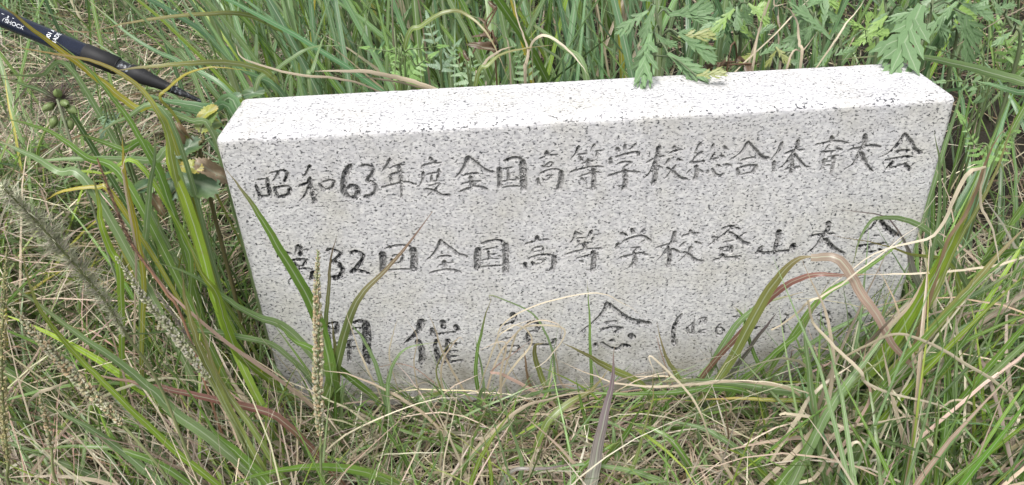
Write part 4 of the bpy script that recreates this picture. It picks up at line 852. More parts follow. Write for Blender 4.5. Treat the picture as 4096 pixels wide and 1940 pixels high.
tuft("long pale blades bending over above the trekking pole from the grass behind", [
  ('olive', 6.5, [(700, 230, .16), (680, 185, .12), (640, 163, .10), (560, 150, .08), (480, 155, .06), (400, 162, .05), (330, 170, .05), (278, 178, .05)], dict(tw=.2)),
  ('greentan', 7.0, [(760, 120, .3), (680, 60, .25), (600, 35, .22), (500, 37, .2), (350, 52, .18), (215, 82, .16)], dict(tw=.2)),
  ('blue', 6.0, [(600, 265, .16), (480, 170, .18), (380, 120, .2), (300, 65, .22), (210, -10, .25)], dict(tw=.2)),
  ('blue', 7.5, [(720, 250, .14), (600, 170, .16), (500, 60, .18), (440, -10, .2)], dict(tw=.2)),
  ('sage', 6.0, [(480, 170, .15), (430, 120, .17), (380, 70, .19), (330, 60, .2)], {}),
  ('tan', 4.0, [(960, 232, .10), (880, 205, .10), (760, 190, .11), (620, 150, .13), (590, 110, .14)], dict(ground=False))])

# ---- right side, front
tuft("folded broad blade turning from olive to pink over the last carved row", [
  ('olive', 11.0, [(1790, 975, -.06), (1840, 900, -.07), (1895, 800, -.08), (1945, 715, -.09), (2000, 655, -.10), (2060, 645, -.11)], dict(tw=.1, base=.7, peak=.5)),
  ('pink', 9.5, [(2040, 648, -.11), (2110, 655, -.12), (2165, 735, -.13), (2210, 800, -.135), (2250, 870, -.14), (2300, 925, -.14), (2350, 985, -.14)], dict(tw=.1, base=.7, peak=.2, mat="blade", ground=False)),
  ('red', 7.0, [(1870, 830, -.06), (1930, 755, -.07), (1990, 710, -.08), (2060, 690, -.09), (2130, 690, -.09), (2200, 690, -.09)], dict(tw=.1, mat="blade")),
  ('purple', 7.5, [(1840, 940, -.05), (1890, 870, -.055), (1930, 820, -.06), (1960, 780, -.06)], {}),
  ('green', 8.0, [(1860, 960, -.05), (1950, 880, -.055), (2020, 820, -.06), (2090, 700, -.07)], {}),
  ('sage', 8.0, [(1770, 965, -.04), (1815, 880, -.045), (1870, 800, -.05), (1930, 760, -.055), (2020, 735, -.06)], dict(tw=.1)),
  ('green', 5.0, [(1900, 900, -.05), (1870, 800, -.05), (1845, 770, -.05)], {})])
tuft("wide blade with split dry margins lying level along the stone's foot", [
  ('sage', 13.0, [(2160, 1020, -.10), (2060, 990, -.10), (1950, 975, -.095), (1850, 962, -.09), (1730, 955, -.085), (1640, 962, -.08)], dict(tw=.3, base=.7)),
  ('tan', 4.0, [(2000, 985, -.1), (1870, 958, -.1), (1760, 965, -.1), (1640, 975, -.09), (1550, 965, -.09), (1480, 940, -.085), (1400, 905, -.08)], {}),
  ('straw', 2.6, [(2180, 1050, -.11), (2060, 1000, -.11), (1960, 965, -.11), (1840, 955, -.1), (1700, 965, -.1)], {}),
  ('orange', 5.0, [(2080, 1020, -.1), (1960, 1010, -.1), (1850, 1005, -.1), (1740, 1008, -.1)], {}),
  ('green', 7.0, [(1900, 1000, -.08), (1800, 975, -.08), (1700, 985, -.08), (1560, 990, -.08), (1450, 985, -.075)], {})])
tuft("stout yellow green blade with brown spots rising at the stone's right edge", [
  ('lime', 12.5, [(2120, 990, -.10), (2200, 920, -.10), (2262, 830, -.10), (2318, 740, -.10), (2368, 655, -.10), (2398, 590, -.10), (2432, 520, -.10), (2470, 440, -.1)], dict(tw=.1, base=.9, peak=.4)),
  ('tan', 8.0, [(2110, 1000, -.11), (2180, 905, -.11), (2230, 830, -.11), (2290, 760, -.11), (2330, 690, -.11)], dict(tw=.1)),
  ('brown', 4.5, [(2300, 900, -.11), (2340, 760, -.11), (2382, 610, -.11), (2425, 540, -.11), (2455, 470, -.11), (2480, 410, -.11), (2505, 355, -.11), (2550, 305, -.11)], dict(tw=.2)),
  ('olive', 4.0, [(2330, 780, -.1), (2400, 620, -.1), (2470, 500, -.1), (2520, 400, -.1), (2560, 270, -.1)], {}),
  ('straw', 4.5, [(2480, 420, -.12), (2440, 430, -.12), (2405, 480, -.12), (2350, 590, -.12), (2200, 640, -.12), (2040, 760, -.12)], dict(tw=.1, peak=.2, ground=False)),
  ('sage', 5.0, [(2300, 760, -.08), (2345, 640, -.08), (2365, 520, -.08), (2362, 400, -.08), (2350, 330, -.08)], {}),
  ('straw', 3.0, [(2480, 420, -.12), (2470, 520, -.12), (2500, 600, -.12), (2520, 700, -.12)], dict(ground=False)),
  ('purple', 8.5, [(2330, 760, -.05), (2300, 690, -.05), (2290, 640, -.05), (2260, 580, -.05), (2215, 540, -.05), (2100, 525, -.05)], dict(tw=.2)),
  ('sage', 6.5, [(2450, 760, -.06), (2380, 630, -.06), (2300, 560, -.06), (2210, 545, -.06), (2170, 580, -.06), (2140, 680, -.06)], dict(tw=.2)),
  ('orange', 5.0, [(2400, 680, -.07), (2290, 640, -.07), (2200, 610, -.07), (2080, 590, -.07)], dict(tw=.2)),
  ('green', 6.0, [(2060, 760, -.05), (2150, 700, -.05), (2230, 640, -.05), (2290, 590, -.05)], {})])
tuft("long looping pale straw stems over the grass to the right of the stone", [
  ('straw', 4.2, [(2120, 900, -.14), (2180, 870, -.15), (2252, 840, -.16), (2342, 865, -.17), (2432, 920, -.18), (2512, 970, -.18), (2557, 1025, -.18), (2552, 1075, -.19), (2497, 1130, -.19), (2422, 1180, -.19), (2292, 1225, -.19)], dict(ground=False)),
  ('straw', 4.0, [(2032, 755, -.15), (2047, 810, -.15), (2092, 860, -.16), (2167, 930, -.17), (2182, 960, -.17), (2252, 990, -.17), (2362, 1015, -.17), (2417, 1040, -.17), (2477, 1035, -.17)], dict(ground=False)),
  ('tan', 6.5, [(1920, 1215, -.17), (2022, 1115, -.16), (2072, 1040, -.16), (2097, 930, -.15), (2087, 820, -.14), (2057, 735, -.13), (2017, 650, -.12)], dict(tw=.1)),
  ('straw', 6.0, [(1940, 1160, -.16), (2007, 1050, -.15), (2057, 980, -.15), (2152, 910, -.14)], {}),
  ('straw', 3.6, [(2600, 640, -.1), (2500, 670, -.1), (2380, 685, -.1), (2250, 690, -.1), (2160, 692, -.1)], dict(ground=False)),
  ('straw', 3.0, [(1940, 830, -.12), (2000, 790, -.12), (2032, 757, -.13), (2100, 720, -.13), (2200, 650, -.13), (2340, 545, -.13)], dict(ground=False)),
  ('tan', 3.6, [(2050, 1210, -.17), (2100, 1090, -.17), (2220, 1060, -.17), (2330, 1040, -.17), (2420, 1030, -.17)], {}),
  ('straw', 4.5, [(1960, 1045, -.16), (1990, 1040, -.16), (2080, 1060, -.16), (2170, 1100, -.17), (2230, 1170, -.18), (2260, 1230, -.18)], dict(ground=False)),
  ('tan', 7.0, [(2320, 1230, -.18), (2285, 1150, -.17), (2260, 1050, -.16), (2235, 940, -.15), (2215, 850, -.14)], dict(tw=.1)),
  ('straw', 5.5, [(2010, 1215, -.19), (2050, 1200, -.19), (2078, 1150, -.19), (2060, 1150, -.19), (1980, 1170, -.19)], dict(ground=False)),
  ('pink', 4.0, [(2120, 1130, -.17), (2190, 1000, -.16), (2170, 940, -.16), (2180, 850, -.16)], {}),
  ('straw', 4.0, [(2100, 1230, -.19), (2120, 1150, -.19), (2160, 1110, -.19), (2190, 1200, -.19)], {}),
  ('straw', 3.0, [(2360, 1030, -.17), (2420, 1005, -.17), (2520, 1060, -.17), (2580, 1100, -.17)], {})], "dry grass")
tuft("sheaf of green blades leaning right at the bottom right before the stone", [
  ('sage', 9.0, [(1985, 1235, -.19), (2050, 1100, -.18), (2110, 990, -.17), (2180, 900, -.16), (2260, 800, -.15)], {}),
  ('green', 9.0, [(1960, 1215, -.18), (2030, 1130, -.17), (2100, 1020, -.16), (2160, 950, -.15), (2230, 900, -.15)], dict(tw=.1)),
  ('sage', 7.0, [(2070, 1150, -.17), (2045, 1000, -.16), (2030, 880, -.15), (2020, 800, -.15)], {}),
  ('sage', 6.0, [(2080, 1235, -.18), (2055, 1100, -.17), (2040, 990, -.16)], {}),
  ('green', 7.0, [(2200, 1235, -.19), (2170, 1120, -.18), (2130, 1050, -.17)], {}),
  ('sage', 7.5, [(2385, 1235, -.18), (2395, 1080, -.17), (2405, 960, -.16), (2408, 830, -.15)], {}),
  ('green', 7.0, [(2360, 1150, -.16), (2390, 1060, -.16), (2380, 920, -.15), (2350, 780, -.15)], {}),
  ('green', 8.0, [(2440, 1235, -.18), (2490, 1120, -.17), (2540, 1080, -.17), (2590, 1060, -.17)], {}),
  ('sage', 9.0, [(2480, 1240, -.19), (2530, 1150, -.18), (2580, 1090, -.18)], {}),
  ('lime', 4.0, [(2458, 1235, -.18), (2455, 1100, -.17), (2452, 1000, -.17), (2455, 930, -.17)], {}),
  ('sage', 9.0, [(2250, 960, -.12), (2330, 900, -.11), (2440, 820, -.1), (2580, 740, -.1)], {}),
  ('blue', 10.0, [(2240, 900, -.08), (2340, 820, -.08), (2450, 740, -.08), (2590, 660, -.08)], {}),
  ('olive', 10.0, [(2220, 960, -.10), (2310, 860, -.1), (2420, 740, -.1), (2500, 650, -.1), (2590, 560, -.1)], dict(tw=.1)),
  ('sage', 8.0, [(2200, 1090, -.15), (2330, 1020, -.14), (2420, 1010, -.14), (2520, 1040, -.14)], {}),
  ('pink', 6.0, [(2410, 860, -.09), (2480, 800, -.09), (2540, 790, -.09), (2600, 800, -.09)], {}),
  ('lime', 6.0, [(2330, 1100, -.15), (2440, 1040, -.15), (2520, 1000, -.15), (2600, 990, -.15)], {})])
tuft("dark blackened dead stalk with a yellow patch standing in the foreground litter", [
  ('brown', 4.0, [(1842, 1225, -.15), (1832, 1120, -.14), (1826, 1050, -.135), (1822, 975, -.13)], dict(bright=.45))], "dead stalk")
tuft("green and tan blades standing in the straw in front of the wide level blade", [
  ('green', 7.0, [(1770, 1235, -.15), (1700, 1120, -.14), (1640, 1080, -.13), (1580, 1060, -.13)], {}),
  ('sage', 7.0, [(1900, 1180, -.15), (1820, 1110, -.14), (1740, 1070, -.13), (1660, 1060, -.13)], {}),
  ('sage', 6.0, [(1660, 1210, -.15), (1560, 1180, -.15), (1460, 1170, -.15), (1370, 1190, -.15)], {}),
  ('sage', 5.0, [(1765, 1130, -.12), (1755, 1040, -.12), (1750, 970, -.12)], {}),
  ('greentan', 5.0, [(1590, 1180, -.14), (1620, 1080, -.13), (1640, 1000, -.12), (1645, 920, -.12)], {}),
  ('straw', 3.0, [(1790, 1130, -.14), (1750, 1020, -.14), (1640, 900, -.14), (1650, 940, -.14)], {}),
  ('lime', 5.0, [(1960, 1220, -.16), (1880, 1150, -.15), (1800, 1120, -.15)], {}),
  ('green', 6.5, [(1140, 1235, -.15), (1180, 1150, -.14), (1200, 1080, -.13), (1230, 1010, -.12)], {}),
  ('sage', 6.0, [(1300, 1235, -.15), (1310, 1160, -.14), (1285, 1070, -.13), (1270, 1000, -.12)], {}),
  ('greentan', 8.0, [(1380, 1060, -.1), (1440, 1010, -.09), (1490, 980, -.08), (1530, 930, -.08)], {}),
  ('tan', 6.5, [(1180, 1150, -.12), (1300, 1030, -.11), (1390, 1000, -.1), (1500, 985, -.1)], {}),
  ('straw', 4.0, [(1330, 1220, -.16), (1340, 1150, -.16), (1350, 1135, -.16), (1340, 1180, -.16)], {}),
  ('lime', 4.5, [(1240, 1240, -.16), (1230, 1150, -.15), (1215, 1090, -.15)], {}),
  ('sage', 7.5, [(1060, 1000, -.05), (1080, 1060, -.06), (1120, 1010, -.06), (1100, 960, -.05)], {}),
  ('straw', 6.5, [(1180, 1110, -.11), (1150, 1180, -.12), (1130, 1220, -.13)], {}),
  ('green', 6.0, [(1420, 1235, -.16), (1460, 1180, -.15), (1520, 1130, -.15), (1560, 1110, -.14)], {}),
  ('purple', 4.0, [(1290, 1185, -.15), (1380, 1180, -.15), (1460, 1165, -.14)], {})])

# ---- blades behind the stone
tuft("long blade bending over the stone's right top corner from the mugwort", [
  ('sage', 9.5, [(2640, 240, .05), (2576, 206, .06), (2500, 183, .065), (2414, 163, .07), (2340, 148, .075), (2272, 141, .085), (2207, 141, .09), (2100, 152, .1)], dict(tw=.2, base=1.0, peak=.3)),
  ('blue', 7.0, [(2640, 260, .05), (2560, 232, .05), (2500, 214, .055), (2440, 200, .06)], dict(tw=.2))])
tuft("dry straw stalks standing against the back of the stone", [
  ('straw', 3.2, [(2052, 172, .1), (2090, 115, .11), (2130, 59, .12), (2180, -10, .14)], {}),
  ('tan', 4.2, [(2014, 170, .1), (2012, 110, .105), (2005, 62, .11), (1985, 24, .11), (1975, 20, .11)], {}),
  ('tan', 3.2, [(1980, 170, .1), (2020, 125, .11), (2058, 78, .11)], {}),
  ('tan', 3.6, [(1935, -5, .2), (1950, 15, .2), (1990, 5, .2)], {}),
  ('straw', 3.0, [(1840, 190, .12), (1930, 100, .15), (2010, 20, .18), (2050, -20, .2)], {}),
  ('tan', 4.0, [(1895, 180, .12), (1905, 100, .14), (1920, 40, .16), (1925, -10, .18)], {}),
  ('tan', 5.0, [(1193, 215, .12), (1200, 190, .12), (1230, 150, .13), (1270, 125, .14), (1290, 118, .14)], {}),
  ('greentan', 5.0, [(1196, 212, .12), (1225, 165, .12), (1262, 135, .13), (1330, 118, .14), (1420, 110, .16)], {}),
  ('straw', 4.4, [(1330, 130, .14), (1345, 100, .14), (1380, 90, .14), (1440, 130, .13), (1480, 190, .11)], {}),
  ('tan', 5.5, [(1320, 210, .12), (1322, 160, .13), (1325, 120, .14), (1300, 40, .18), (1290, -20, .2)], {}),
  ('tan', 3.6, [(1285, 150, .14), (1265, 90, .16), (1230, 40, .2), (1220, -10, .22)], {}),
  ('sage', 7.0, [(1480, 200, .12), (1420, 120, .14), (1360, 75, .16), (1340, 65, .16)], dict(tw=.1)),
  ('tan', 7.5, [(1110, 228, .105), (1030, 203, .115), (960, 188, .12), (880, 180, .12), (780, 178, .12)], dict(tw=.2, ground=False)),
  ('tan', 5.0, [(1100, 226, .105), (1000, 205, .11), (930, 195, .12), (850, 192, .12)], dict(tw=.4, ground=False)),
  ('sage', 5.0, [(640, 240, .11), (690, 180, .12), (760, 130, .13), (800, 118, .14), (870, 115, .15)], {}),
  ('sage', 6.0, [(782, 230, .11), (790, 180, .12), (808, 110, .14), (822, 82, .15)], {}),
  ('sage', 5.5, [(735, 235, .11), (728, 200, .11), (732, 185, .11)], {}),
  ('greentan', 6.0, [(1018, 118, .2), (1060, 65, .2), (1120, 30, .2), (1170, 35, .2), (1230, 90, .18), (1280, 200, .13)], dict(tw=.1))], "dry grass")

# ================================================================== seed heads
def seed_head(label, axis, r0px, r1px, kind, n, cols, cat="seed head", stalk_col=(.24, .27, .12), nm="grass_seed_head", stalk_r=.0009, group=None):
    """axis: traced points from the root up to the tip; the head covers the part after the marker None"""
    k = axis.index(None); low, high = axis[:k + 1], axis[k + 1:]
    low = [q for q in low if q is not None]
    pl = np.array([P(*q) for q in low]) if low else np.zeros((0, 3)); ph = np.array([P(*q) for q in high])
    allp = np.vstack([pl, ph]) if len(pl) else ph
    g = allp[0].copy(); g[2] = float(terrain(g[0], g[1])) - .006
    root = empty(nm, g, label, cat, group)
    c = catmull(np.vstack([g, allp]), 8); mb = MB(); tube(mb, c, np.linspace(stalk_r * 1.4, stalk_r * .6, len(c)), stalk_col, 6); mb.build("stalk", "seed", root)
    h = catmull(ph, 24); seg = np.concatenate([[0], np.cumsum(np.linalg.norm(np.diff(h, axis=0), axis=1))])
    s = np.sort(rng.random(n)); pos = np.stack([np.interp(s * seg[-1], seg, h[:, i]) for i in range(3)], -1)
    tan = norm(np.stack([np.interp(s * seg[-1], seg, np.gradient(h[:, i], seg)) for i in range(3)], -1))
    D = (pos - CAM) @ FWD; rad = (r0px + (r1px - r0px) * s) * np.sin(np.pi * np.clip(.12 + s * .83, 0, 1)) ** .6 * D * DS / FPX
    a = norm(np.cross(tan, rng.normal(0, 1, (n, 3)))); 
    mb = MB(); cols = np.array(cols); cc = cols[rng.integers(0, len(cols), n)] * (1 + rng.normal(0, .14, (n, 1)))
    if kind == 'grain':       # plump spikelets pressed to the axis
        d = norm(tan * 1.0 + a * .55); o = pos + a * rad[:, None] * .55; L = rad * 1.15 * rng.uniform(.7, 1.2, n) + .0006; wv = L * .34
        b = np.cross(d, a)
        V = np.stack([o, o + d * (L * .45)[:, None] + a * wv[:, None], o + d * (L * .45)[:, None] + b * wv[:, None], o + d * (L * .45)[:, None] - a * wv[:, None], o + d * (L * .45)[:, None] - b * wv[:, None], o + d * L[:, None]], 1)
        t = np.array([(0, 2, 1), (0, 3, 2), (0, 4, 3), (0, 1, 4), (5, 1, 2), (5, 2, 3), (5, 3, 4), (5, 4, 1)])
        T = (np.arange(n)[:, None, None] * 6 + t[None]).reshape(-1, 3)
        mb.add(V.reshape(-1, 3), None, T, np.repeat(cc, 6, 0))
    if kind in ('bristle', 'plume'):
        out = .85 if kind == 'bristle' else .35
        nb = n; d = norm(tan * (1 - out * .6) + a * out); L = rad * rng.uniform(.75, 1.25, nb)
        # spikelet bodies
        o = pos; wv = L * (.10 if kind == 'bristle' else .09); b = np.cross(d, a)
        V = np.stack([o, o + d * (L * .35)[:, None] + b * wv[:, None], o + d * (L * .55)[:, None], o + d * (L * .35)[:, None] - b * wv[:, None], o + d * (L * .35)[:, None] + np.cross(b, d) * wv[:, None]], 1)
        t = np.array([(0, 1, 4), (1, 2, 4), (2, 3, 4), (3, 0, 4), (0, 3, 1), (1, 3, 2)]); T = (np.arange(n)[:, None, None] * 5 + t[None]).reshape(-1, 3)
        mb.add(V.reshape(-1, 3), None, T, np.repeat(cc, 5, 0))
        for rep in range(3):
            a2 = norm(a + rng.normal(0, .35, (n, 3))); d2 = norm(tan * (1 - out * .5) + a2 * out); e = o + d2 * L[:, None] * rng.uniform(1.0, 1.5, (n, 1)); wb = np.cross(d2, rng.normal(0, 1, (n, 3))); wb = norm(wb) * .00028
            V = np.stack([o + d2 * L[:, None] * .2 - wb, o + d2 * L[:, None] * .2 + wb, e], 1); T = np.arange(3 * n).reshape(-1, 3)
            mb.add(V.reshape(-1, 3), None, T, np.repeat(cc, 3, 0))
    o = mb.build("seed_spike", "seed", root, smooth=False); o["kind"] = "stuff"
TANS = [(.50, .40, .26), (.44, .33, .20), (.40, .36, .22)]; GRN = [(.42, .42, .28), (.34, .36, .22), (.48, .46, .34)]
seed_head("slim upright seed spike tan at the top and pale green below before the lettering", [(812, 1240, -.16), None, (806, 1100, -.155), (800, 980, -.15), (801, 860, -.145), (797, 740, -.14), (800, 632, -.135)], 13, 10, 'grain', 620, GRN + TANS, stalk_col=(.24, .30, .13))
seed_head("drooping brown purple grass head beside the spotted blades left of the stone", [(470, 830, -.1), (420, 740, -.1), None, (385, 690, -.1), (330, 610, -.1), (285, 505, -.1), (245, 400, -.1)], 15, 12, 'plume', 420, [(.24, .17, .12), (.30, .22, .16), (.19, .13, .10)], stalk_col=(.36, .20, .13))
seed_head("arched seed spike with pale green grains above the red blade", [(640, 1180, -.15), None, (525, 955, -.145), (430, 830, -.14), (360, 745, -.14), (293, 648, -.14)], 12, 8, 'grain', 480, GRN + [(.5, .48, .4)])
seed_head("silvery purple bearded grass head next to the arched pale green spike", [(560, 980, -.12), None, (490, 880, -.12), (440, 800, -.12), (378, 715, -.12)], 13, 10, 'plume', 260, [(.36, .30, .30), (.44, .40, .38), (.28, .22, .22)])
seed_head("long pale seed spike leaning over the litter in the left foreground", [(440, 1235, -.19), None, (310, 1070, -.185), (210, 970, -.18), (135, 890, -.18), (30, 775, -.18)], 13, 10, 'grain', 560, GRN + TANS)
seed_head("thin upright yellowish seed spike in the far left foreground", [(32, 1240, -.2), None, (20, 1160, -.2), (8, 1020, -.2), (4, 900, -.2), (10, 760, -.2), (18, 620, -.2)], 11, 7, 'grain', 420, [(.46, .40, .2), (.40, .36, .18), (.36, .33, .2)])
seed_head("thick dark bristly foxtail head arching across the left foreground", [(420, 1010, -.17), None, (320, 845, -.18), (255, 745, -.19), (170, 645, -.2), (80, 545, -.21), (5, 470, -.22)], 22, 74, 'bristle', 420, [(.46, .48, .32), (.52, .52, .38), (.36, .37, .26), (.52, .48, .40)])
seed_head("small grass ear standing at the lower left with tan seeds", [(150, 1235, -.2), None, (130, 1130, -.2), (118, 1060, -.2), (100, 990, -.2)], 9, 7, 'grain', 160, TANS + GRN)

def umbel():
    c = P(150, 252, .0); g = P(165, 420, -.02); g[2] = float(terrain(g[0], g[1])) - .006
    root = empty("bristly_flower_head", g, "dark bristly dried flower head with round green buds left of the pole", "wild flower")
    st = catmull(np.array([g, P(170, 330, -.01), P(158, 285, 0), c]), 6); mb = MB(); tube(mb, st, .0011, (.24, .27, .17)); mb.build("stem", "seed", root)
    n = 240; d = norm(rng.normal(0, 1, (n, 3)) + UP * .45); L = rng.uniform(.010, .034, n); wv = norm(np.cross(d, rng.normal(0, 1, (n, 3)))) * .00030
    o = c + d * .003; mb = MB(); V = np.stack([o - wv, o + wv, c + d * L[:, None]], 1); mb.add(V.reshape(-1, 3), None, np.arange(3 * n).reshape(-1, 3), (.11, .085, .075))
    b = mb.build("bristles", "seed", root, False); b["kind"] = "stuff"
    for u, v in ((137, 300), (172, 305), (128, 265), (160, 258), (146, 238), (176, 272)):
        q = P(u, v, -.005); ax = norm(q - c); mb = MB(); k = catmull(np.array([c, (c + q) / 2, q]), 3); tube(mb, k, .0005, (.3, .33, .2), 5)
        t = np.linspace(0, 1, 7); cc = q + ax * (t[:, None] - .3) * .0105; tube(mb, cc, .0034 * np.sin(np.pi * np.clip(t, .04, .97)) ** .7, (.22, .29, .11), 8); mb.build("bud", "leaf", root)
umbel()

# ================================================================== clumps of long grass behind and beside the stone
def clump(label, x, y, n, L, wmm, el, lean, names, probs, spread=.05, group=None, bend=(20, 75)):
    root = empty("grass_clump", (x, y, float(terrain(x, y))), label, "grass clump", group)
    k = 12; made = 0
    for attempt in range(n * 3):
        if made >= n: break
        rx, ry = x + rng.normal(0, spread), y + rng.normal(0, spread * .7)
        if abs(rx) < W2 + .01 and -.012 < ry < SD + .012: continue
        az = rng.uniform(0, 2 * math.pi) if lean is None or rng.random() < .25 else lean + rng.normal(0, .6)
        r = np.array([[rx, ry, float(terrain(rx, ry)) - .008]])
        pts, side = strands(r, np.array([az]), np.radians([rng.uniform(*el)]), np.radians([rng.uniform(*bend)]), np.array([rng.uniform(*L)]), k, .12, 1.4)
        if not keep_clear(pts)[0]: continue
        mb = MB(); ribbons(mb, pts, side, wprof(1, k, np.array([rng.uniform(*wmm) / 1000]), .8, .35), pcols(names, probs, 1, k), .3)
        mb.build("blade", "blade", root); made += 1
GB = "clumps of long grass behind the stone"; LB = "clump of long blue green grass blades growing behind the granite stone"
BG, BP = ('blue', 'sage', 'green', 'lime', 'tan', 'yellow'), (5, 4, 2, .6, .5, .25)
for x, y, n, lean, wh in ((-.30, .28, 20, 2.6, "beside the trekking pole tip"), (-.18, .22, 20, 2.3, "behind the first carved characters"), (-.06, .26, 20, 2.0, "beside the bright green fern"), (.05, .22, 20, 1.4, "between the brown withered leaves and the drooping mugwort"),
                      (.12, .34, 18, 1.2, "behind the drooping mugwort"), (.0, .42, 16, 1.8, "behind the brown withered leaves"), (-.14, .45, 16, 2.2, "behind the bright green fern"), (-.32, .48, 14, 2.5, "farther back behind the pole tip"),
                      (.20, .24, 12, 1.0, "beside the dry straw stalks"), (.30, .34, 10, .8, "behind the yellow green mugwort shoot"), (.42, .30, 10, .7, "behind the mugwort over the stone's corner"), (.16, .55, 12, 1.5, "farther back beyond the drooping mugwort")):
    clump("clump of long blue green grass blades " + wh, x, y, n, (.35, .75), (5, 9.5), (52, 88), lean, BG, BP, .05, GB, (10, 60))
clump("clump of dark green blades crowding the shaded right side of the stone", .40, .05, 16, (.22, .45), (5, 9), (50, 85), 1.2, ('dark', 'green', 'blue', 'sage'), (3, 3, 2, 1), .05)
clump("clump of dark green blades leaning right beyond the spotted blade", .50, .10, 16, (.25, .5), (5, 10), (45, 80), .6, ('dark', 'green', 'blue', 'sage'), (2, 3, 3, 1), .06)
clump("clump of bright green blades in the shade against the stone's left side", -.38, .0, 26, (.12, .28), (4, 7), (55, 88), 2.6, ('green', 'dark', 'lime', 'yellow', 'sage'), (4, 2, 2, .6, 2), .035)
clump("clump of broad green blades at the foot of the stone's left edge", -.40, -.07, 20, (.12, .26), (5, 9), (45, 80), 2.9, ('green', 'sage', 'lime', 'tan'), (3, 3, 1, 1), .04)
clump("clump of sage blades leaning left out of the litter in the left foreground", -.30, -.15, 20, (.15, .3), (4, 8), (25, 60), 2.8, ('sage', 'green', 'tan', 'olive'), (3, 2, 2, 1), .05)
clump("clump of green blades leaning right in the right foreground", .34, -.14, 26, (.15, .34), (4, 8), (30, 70), .4, ('sage', 'green', 'tan', 'lime'), (4, 3, 1, 1), .06)
clump("clump of mixed green and tan blades at the stone's right foot", .30, -.05, 24, (.12, .30), (4, 8), (35, 70), .3, ('sage', 'green', 'tan', 'olive'), (4, 3, 1.5, 1), .05)

# ================================================================== uncountable grass and litter
FREE = lambda x, y: ~((np.abs(x) < W2 + .004) & (y > -.006) & (y < SD + .006))
left_bank = lambda x, y: np.where(x < -.34, 1.0, .25) * FREE(x, y)
mb = MB()   # matted dead straw
ST = ('straw', 'tan', 'pink', 'brown')
field(mb, 8000, (-.62, .62), (-.36, .0), (.04, .16), (.8, 2.2), (0, 14), (-12, 25), None, ST, (4, 5, 1.2, 1.0), 6, .6, FREE, lift=.022)
field(mb, 3600, (-1.3, -.36), (.14, .8), (.04, .14), (.8, 1.8), (0, 30), (-10, 40), None, ST, (6, 4, .5, .4), 6, .6, FREE, lift=.04)
field(mb, 7200, (-1.15, -.33), (-.30, .14), (.05, .17), (.8, 2.0), (0, 24), (-10, 40), None, ST, (5, 5, .8, .7), 6, .6, FREE, lift=.04)
field(mb, 4000, (-1.0, 1.5), (.10, 1.2), (.06, .2), (1.0, 3.0), (0, 25), (-10, 40), None, ('tan', 'brown', 'straw'), (4, 4, 2), 6, .6, FREE, lift=.03)
field(mb, 2600, (.30, .8), (-.34, .3), (.05, .22), (.8, 2.2), (5, 60), (-10, 60), None, ('straw', 'tan', 'brown'), (5, 4, 1), 7, .5, FREE, lift=.03)
field(mb, 1500, (-.75, -.22), (-.34, .0), (.10, .28), (.8, 2.0), (25, 75), (0, 90), lambda x, y, n: rng.normal(2.7, .8, n), ('straw', 'tan', 'pink'), (4, 4, 1.2), 8, .5, FREE)
field(mb, 420, (-.25, .6), (-.34, -.02), (.08, .22), (.8, 1.8), (35, 85), (0, 90), None, ('straw', 'tan', 'pink'), (4, 4, 1.2), 8, .5, FREE)
field(mb, 260, (-.26, .32), (-.09, -.006), (.06, .20), (1.0, 2.2), (50, 88), (10, 120), None, ('straw', 'tan', 'pink'), (4, 4, 1), 9, .5, FREE)
field(mb, 420, (.18, .60), (-.30, -.02), (.16, .42), (1.4, 3.6), (40, 80), (60, 150), lambda x, y, n: rng.normal(1.2, 1.3, n), ('straw', 'tan', 'pink'), (5, 3, 1), 12, .3, FREE, droop=1.3)
field(mb, 260, (-.60, -.26), (-.30, -.04), (.14, .34), (1.2, 2.8), (35, 75), (40, 130), lambda x, y, n: rng.normal(2.4, 1.0, n), ('straw', 'tan', 'pink'), (5, 3, 1), 12, .3, FREE, droop=1.3)
tag(mb.build("straw_litter", "straw"), "matted layer of dead pale straw covering the soil", "dry grass", kind="stuff")
mb = MB()   # fine short grass
field(mb, 1300, (-.30, .62), (-.34, -.005), (.04, .13), (1.2, 3.4), (20, 80), (0, 60), None, ('sage', 'green', 'tan', 'lime', 'straw'), (4, 3, 2, .8, 1.5), 7, .3, FREE)
field(mb, 2200, (.20, .75), (-.34, -.02), (.08, .26), (1.6, 4.6), (25, 75), (0, 60), lambda x, y, n: rng.normal(.45, .8, n), ('sage', 'green', 'tan', 'blue', 'straw'), (4, 4, 1.5, 2, .8), 8, .2, FREE)
field(mb, 2000, (-.75, -.25), (-.36, -.06), (.08, .24), (1.4, 4.2), (15, 60), (0, 50), lambda x, y, n: rng.normal(2.7, .6, n), ('sage', 'green', 'tan', 'lime', 'straw', 'pink'), (4, 2.4, 3, .9, 1.5, .6), 8, .2, FREE)
field(mb, 2200, (-1.1, -.36), (-.1, .3), (.04, .12), (1.2, 3.2), (10, 70), (0, 70), None, ('sage', 'green', 'tan', 'straw'), (4, 2, 2, 1), 7, .3, FREE)
field(mb, 10500, (-1.5, -.36), (.12, 1.3), (.03, .12), (1.2, 3.6), (0, 75), (-20, 70), None, ('sage', 'blue', 'green', 'straw', 'tan'), (5, 2, 2, 1.4, 1), 6, .4, FREE)
field(mb, 450, (-.44, -.315), (-.08, .10), (.06, .20), (1.6, 4.2), (55, 88), (0, 40), None, ('green', 'dark', 'lime', 'yellow'), (4, 3, 1, .4), 8, .15, FREE)
field(mb, 2600, (-.80, -.36), (-.36, .06), (.06, .20), (1.4, 4.2), (25, 80), (0, 70), lambda x, y, n: rng.normal(2.5, .9, n), ('green', 'sage', 'lime', 'tan', 'straw'), (4, 3, 1.6, 1.2, .8), 8, .25, FREE)
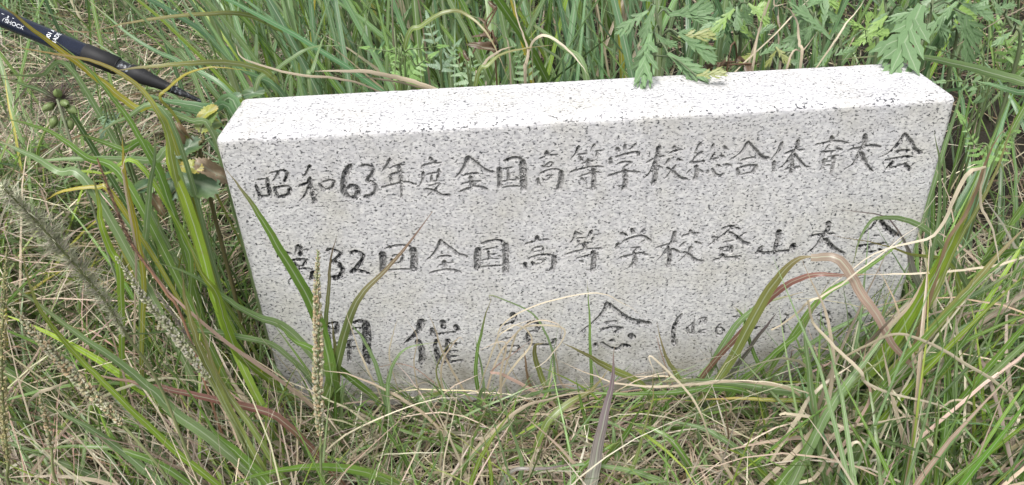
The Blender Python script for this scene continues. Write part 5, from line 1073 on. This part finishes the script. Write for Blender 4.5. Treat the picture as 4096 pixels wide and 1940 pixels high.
field(mb, 800, (-.30, .40), (-.30, -.006), (.06, .20), (1.2, 4.0), (35, 85), (0, 80), None, ('sage', 'green', 'lime', 'tan', 'straw'), (3, 3, 1.2, 1.6, 1.4), 8, .3, FREE)
field(mb, 2600, (.16, .62), (-.30, -.006), (.10, .32), (1.8, 5.5), (35, 80), (0, 70), lambda x, y, n: rng.normal(.5, .9, n), ('green', 'sage', 'lime', 'tan', 'straw'), (4, 4, 1, 1.4, 1.0), 8, .25, FREE)
field(mb, 2000, (-.95, -.36), (-.12, .14), (.06, .16), (1.4, 4.0), (20, 75), (0, 70), lambda x, y, n: rng.normal(2.4, 1.0, n), ('green', 'lime', 'sage', 'yellow'), (4, 2, 3, .3), 8, .25, FREE)
field(mb, 420, (-.28, .32), (-.07, -.006), (.06, .17), (1.4, 4.0), (50, 88), (0, 70), None, ('green', 'sage', 'lime'), (3, 3, 1), 8, .25, FREE)
tag(mb.build("fine_grass", "blade"), "fine short grass growing through the litter around the stone", "grass", kind="stuff")
mb = MB()   # tall grass behind
notleft = lambda x, y: FREE(x, y) * np.where((x < -.34 - .25 * y), .10, np.where(x > .08 + .1 * y, .42, 1.0))
field(mb, 4600, (-1.3, 1.7), (.11, 1.0), (.15, .5), (2.0, 7), (50, 88), (0, 70), lambda x, y, n: rng.normal(1.9, 1.0, n), ('sage', 'blue', 'green', 'dark', 'tan', 'lime'), (5, 4, 2.5, 1, 1, .6), 8, .15, notleft)
field(mb, 5000, (-2.2, 2.8), (.9, 2.6), (.2, .6), (4, 10), (50, 88), (0, 70), lambda x, y, n: rng.normal(1.9, 1.2, n), ('sage', 'blue', 'green', 'dark', 'tan'), (5, 4, 3, 1, 1.4), 7, .15)
field(mb, 330, (.33, 1.3), (-.1, .6), (.15, .45), (2.5, 7), (40, 85), (0, 60), lambda x, y, n: rng.normal(1.0, .8, n), ('dark', 'blue', 'green', 'sage'), (2, 3, 3, 2), 8, .15, FREE)
tag(mb.build("tall_grass", "blade"), "dense tall green grass filling the ground behind the stone", "grass", kind="stuff")
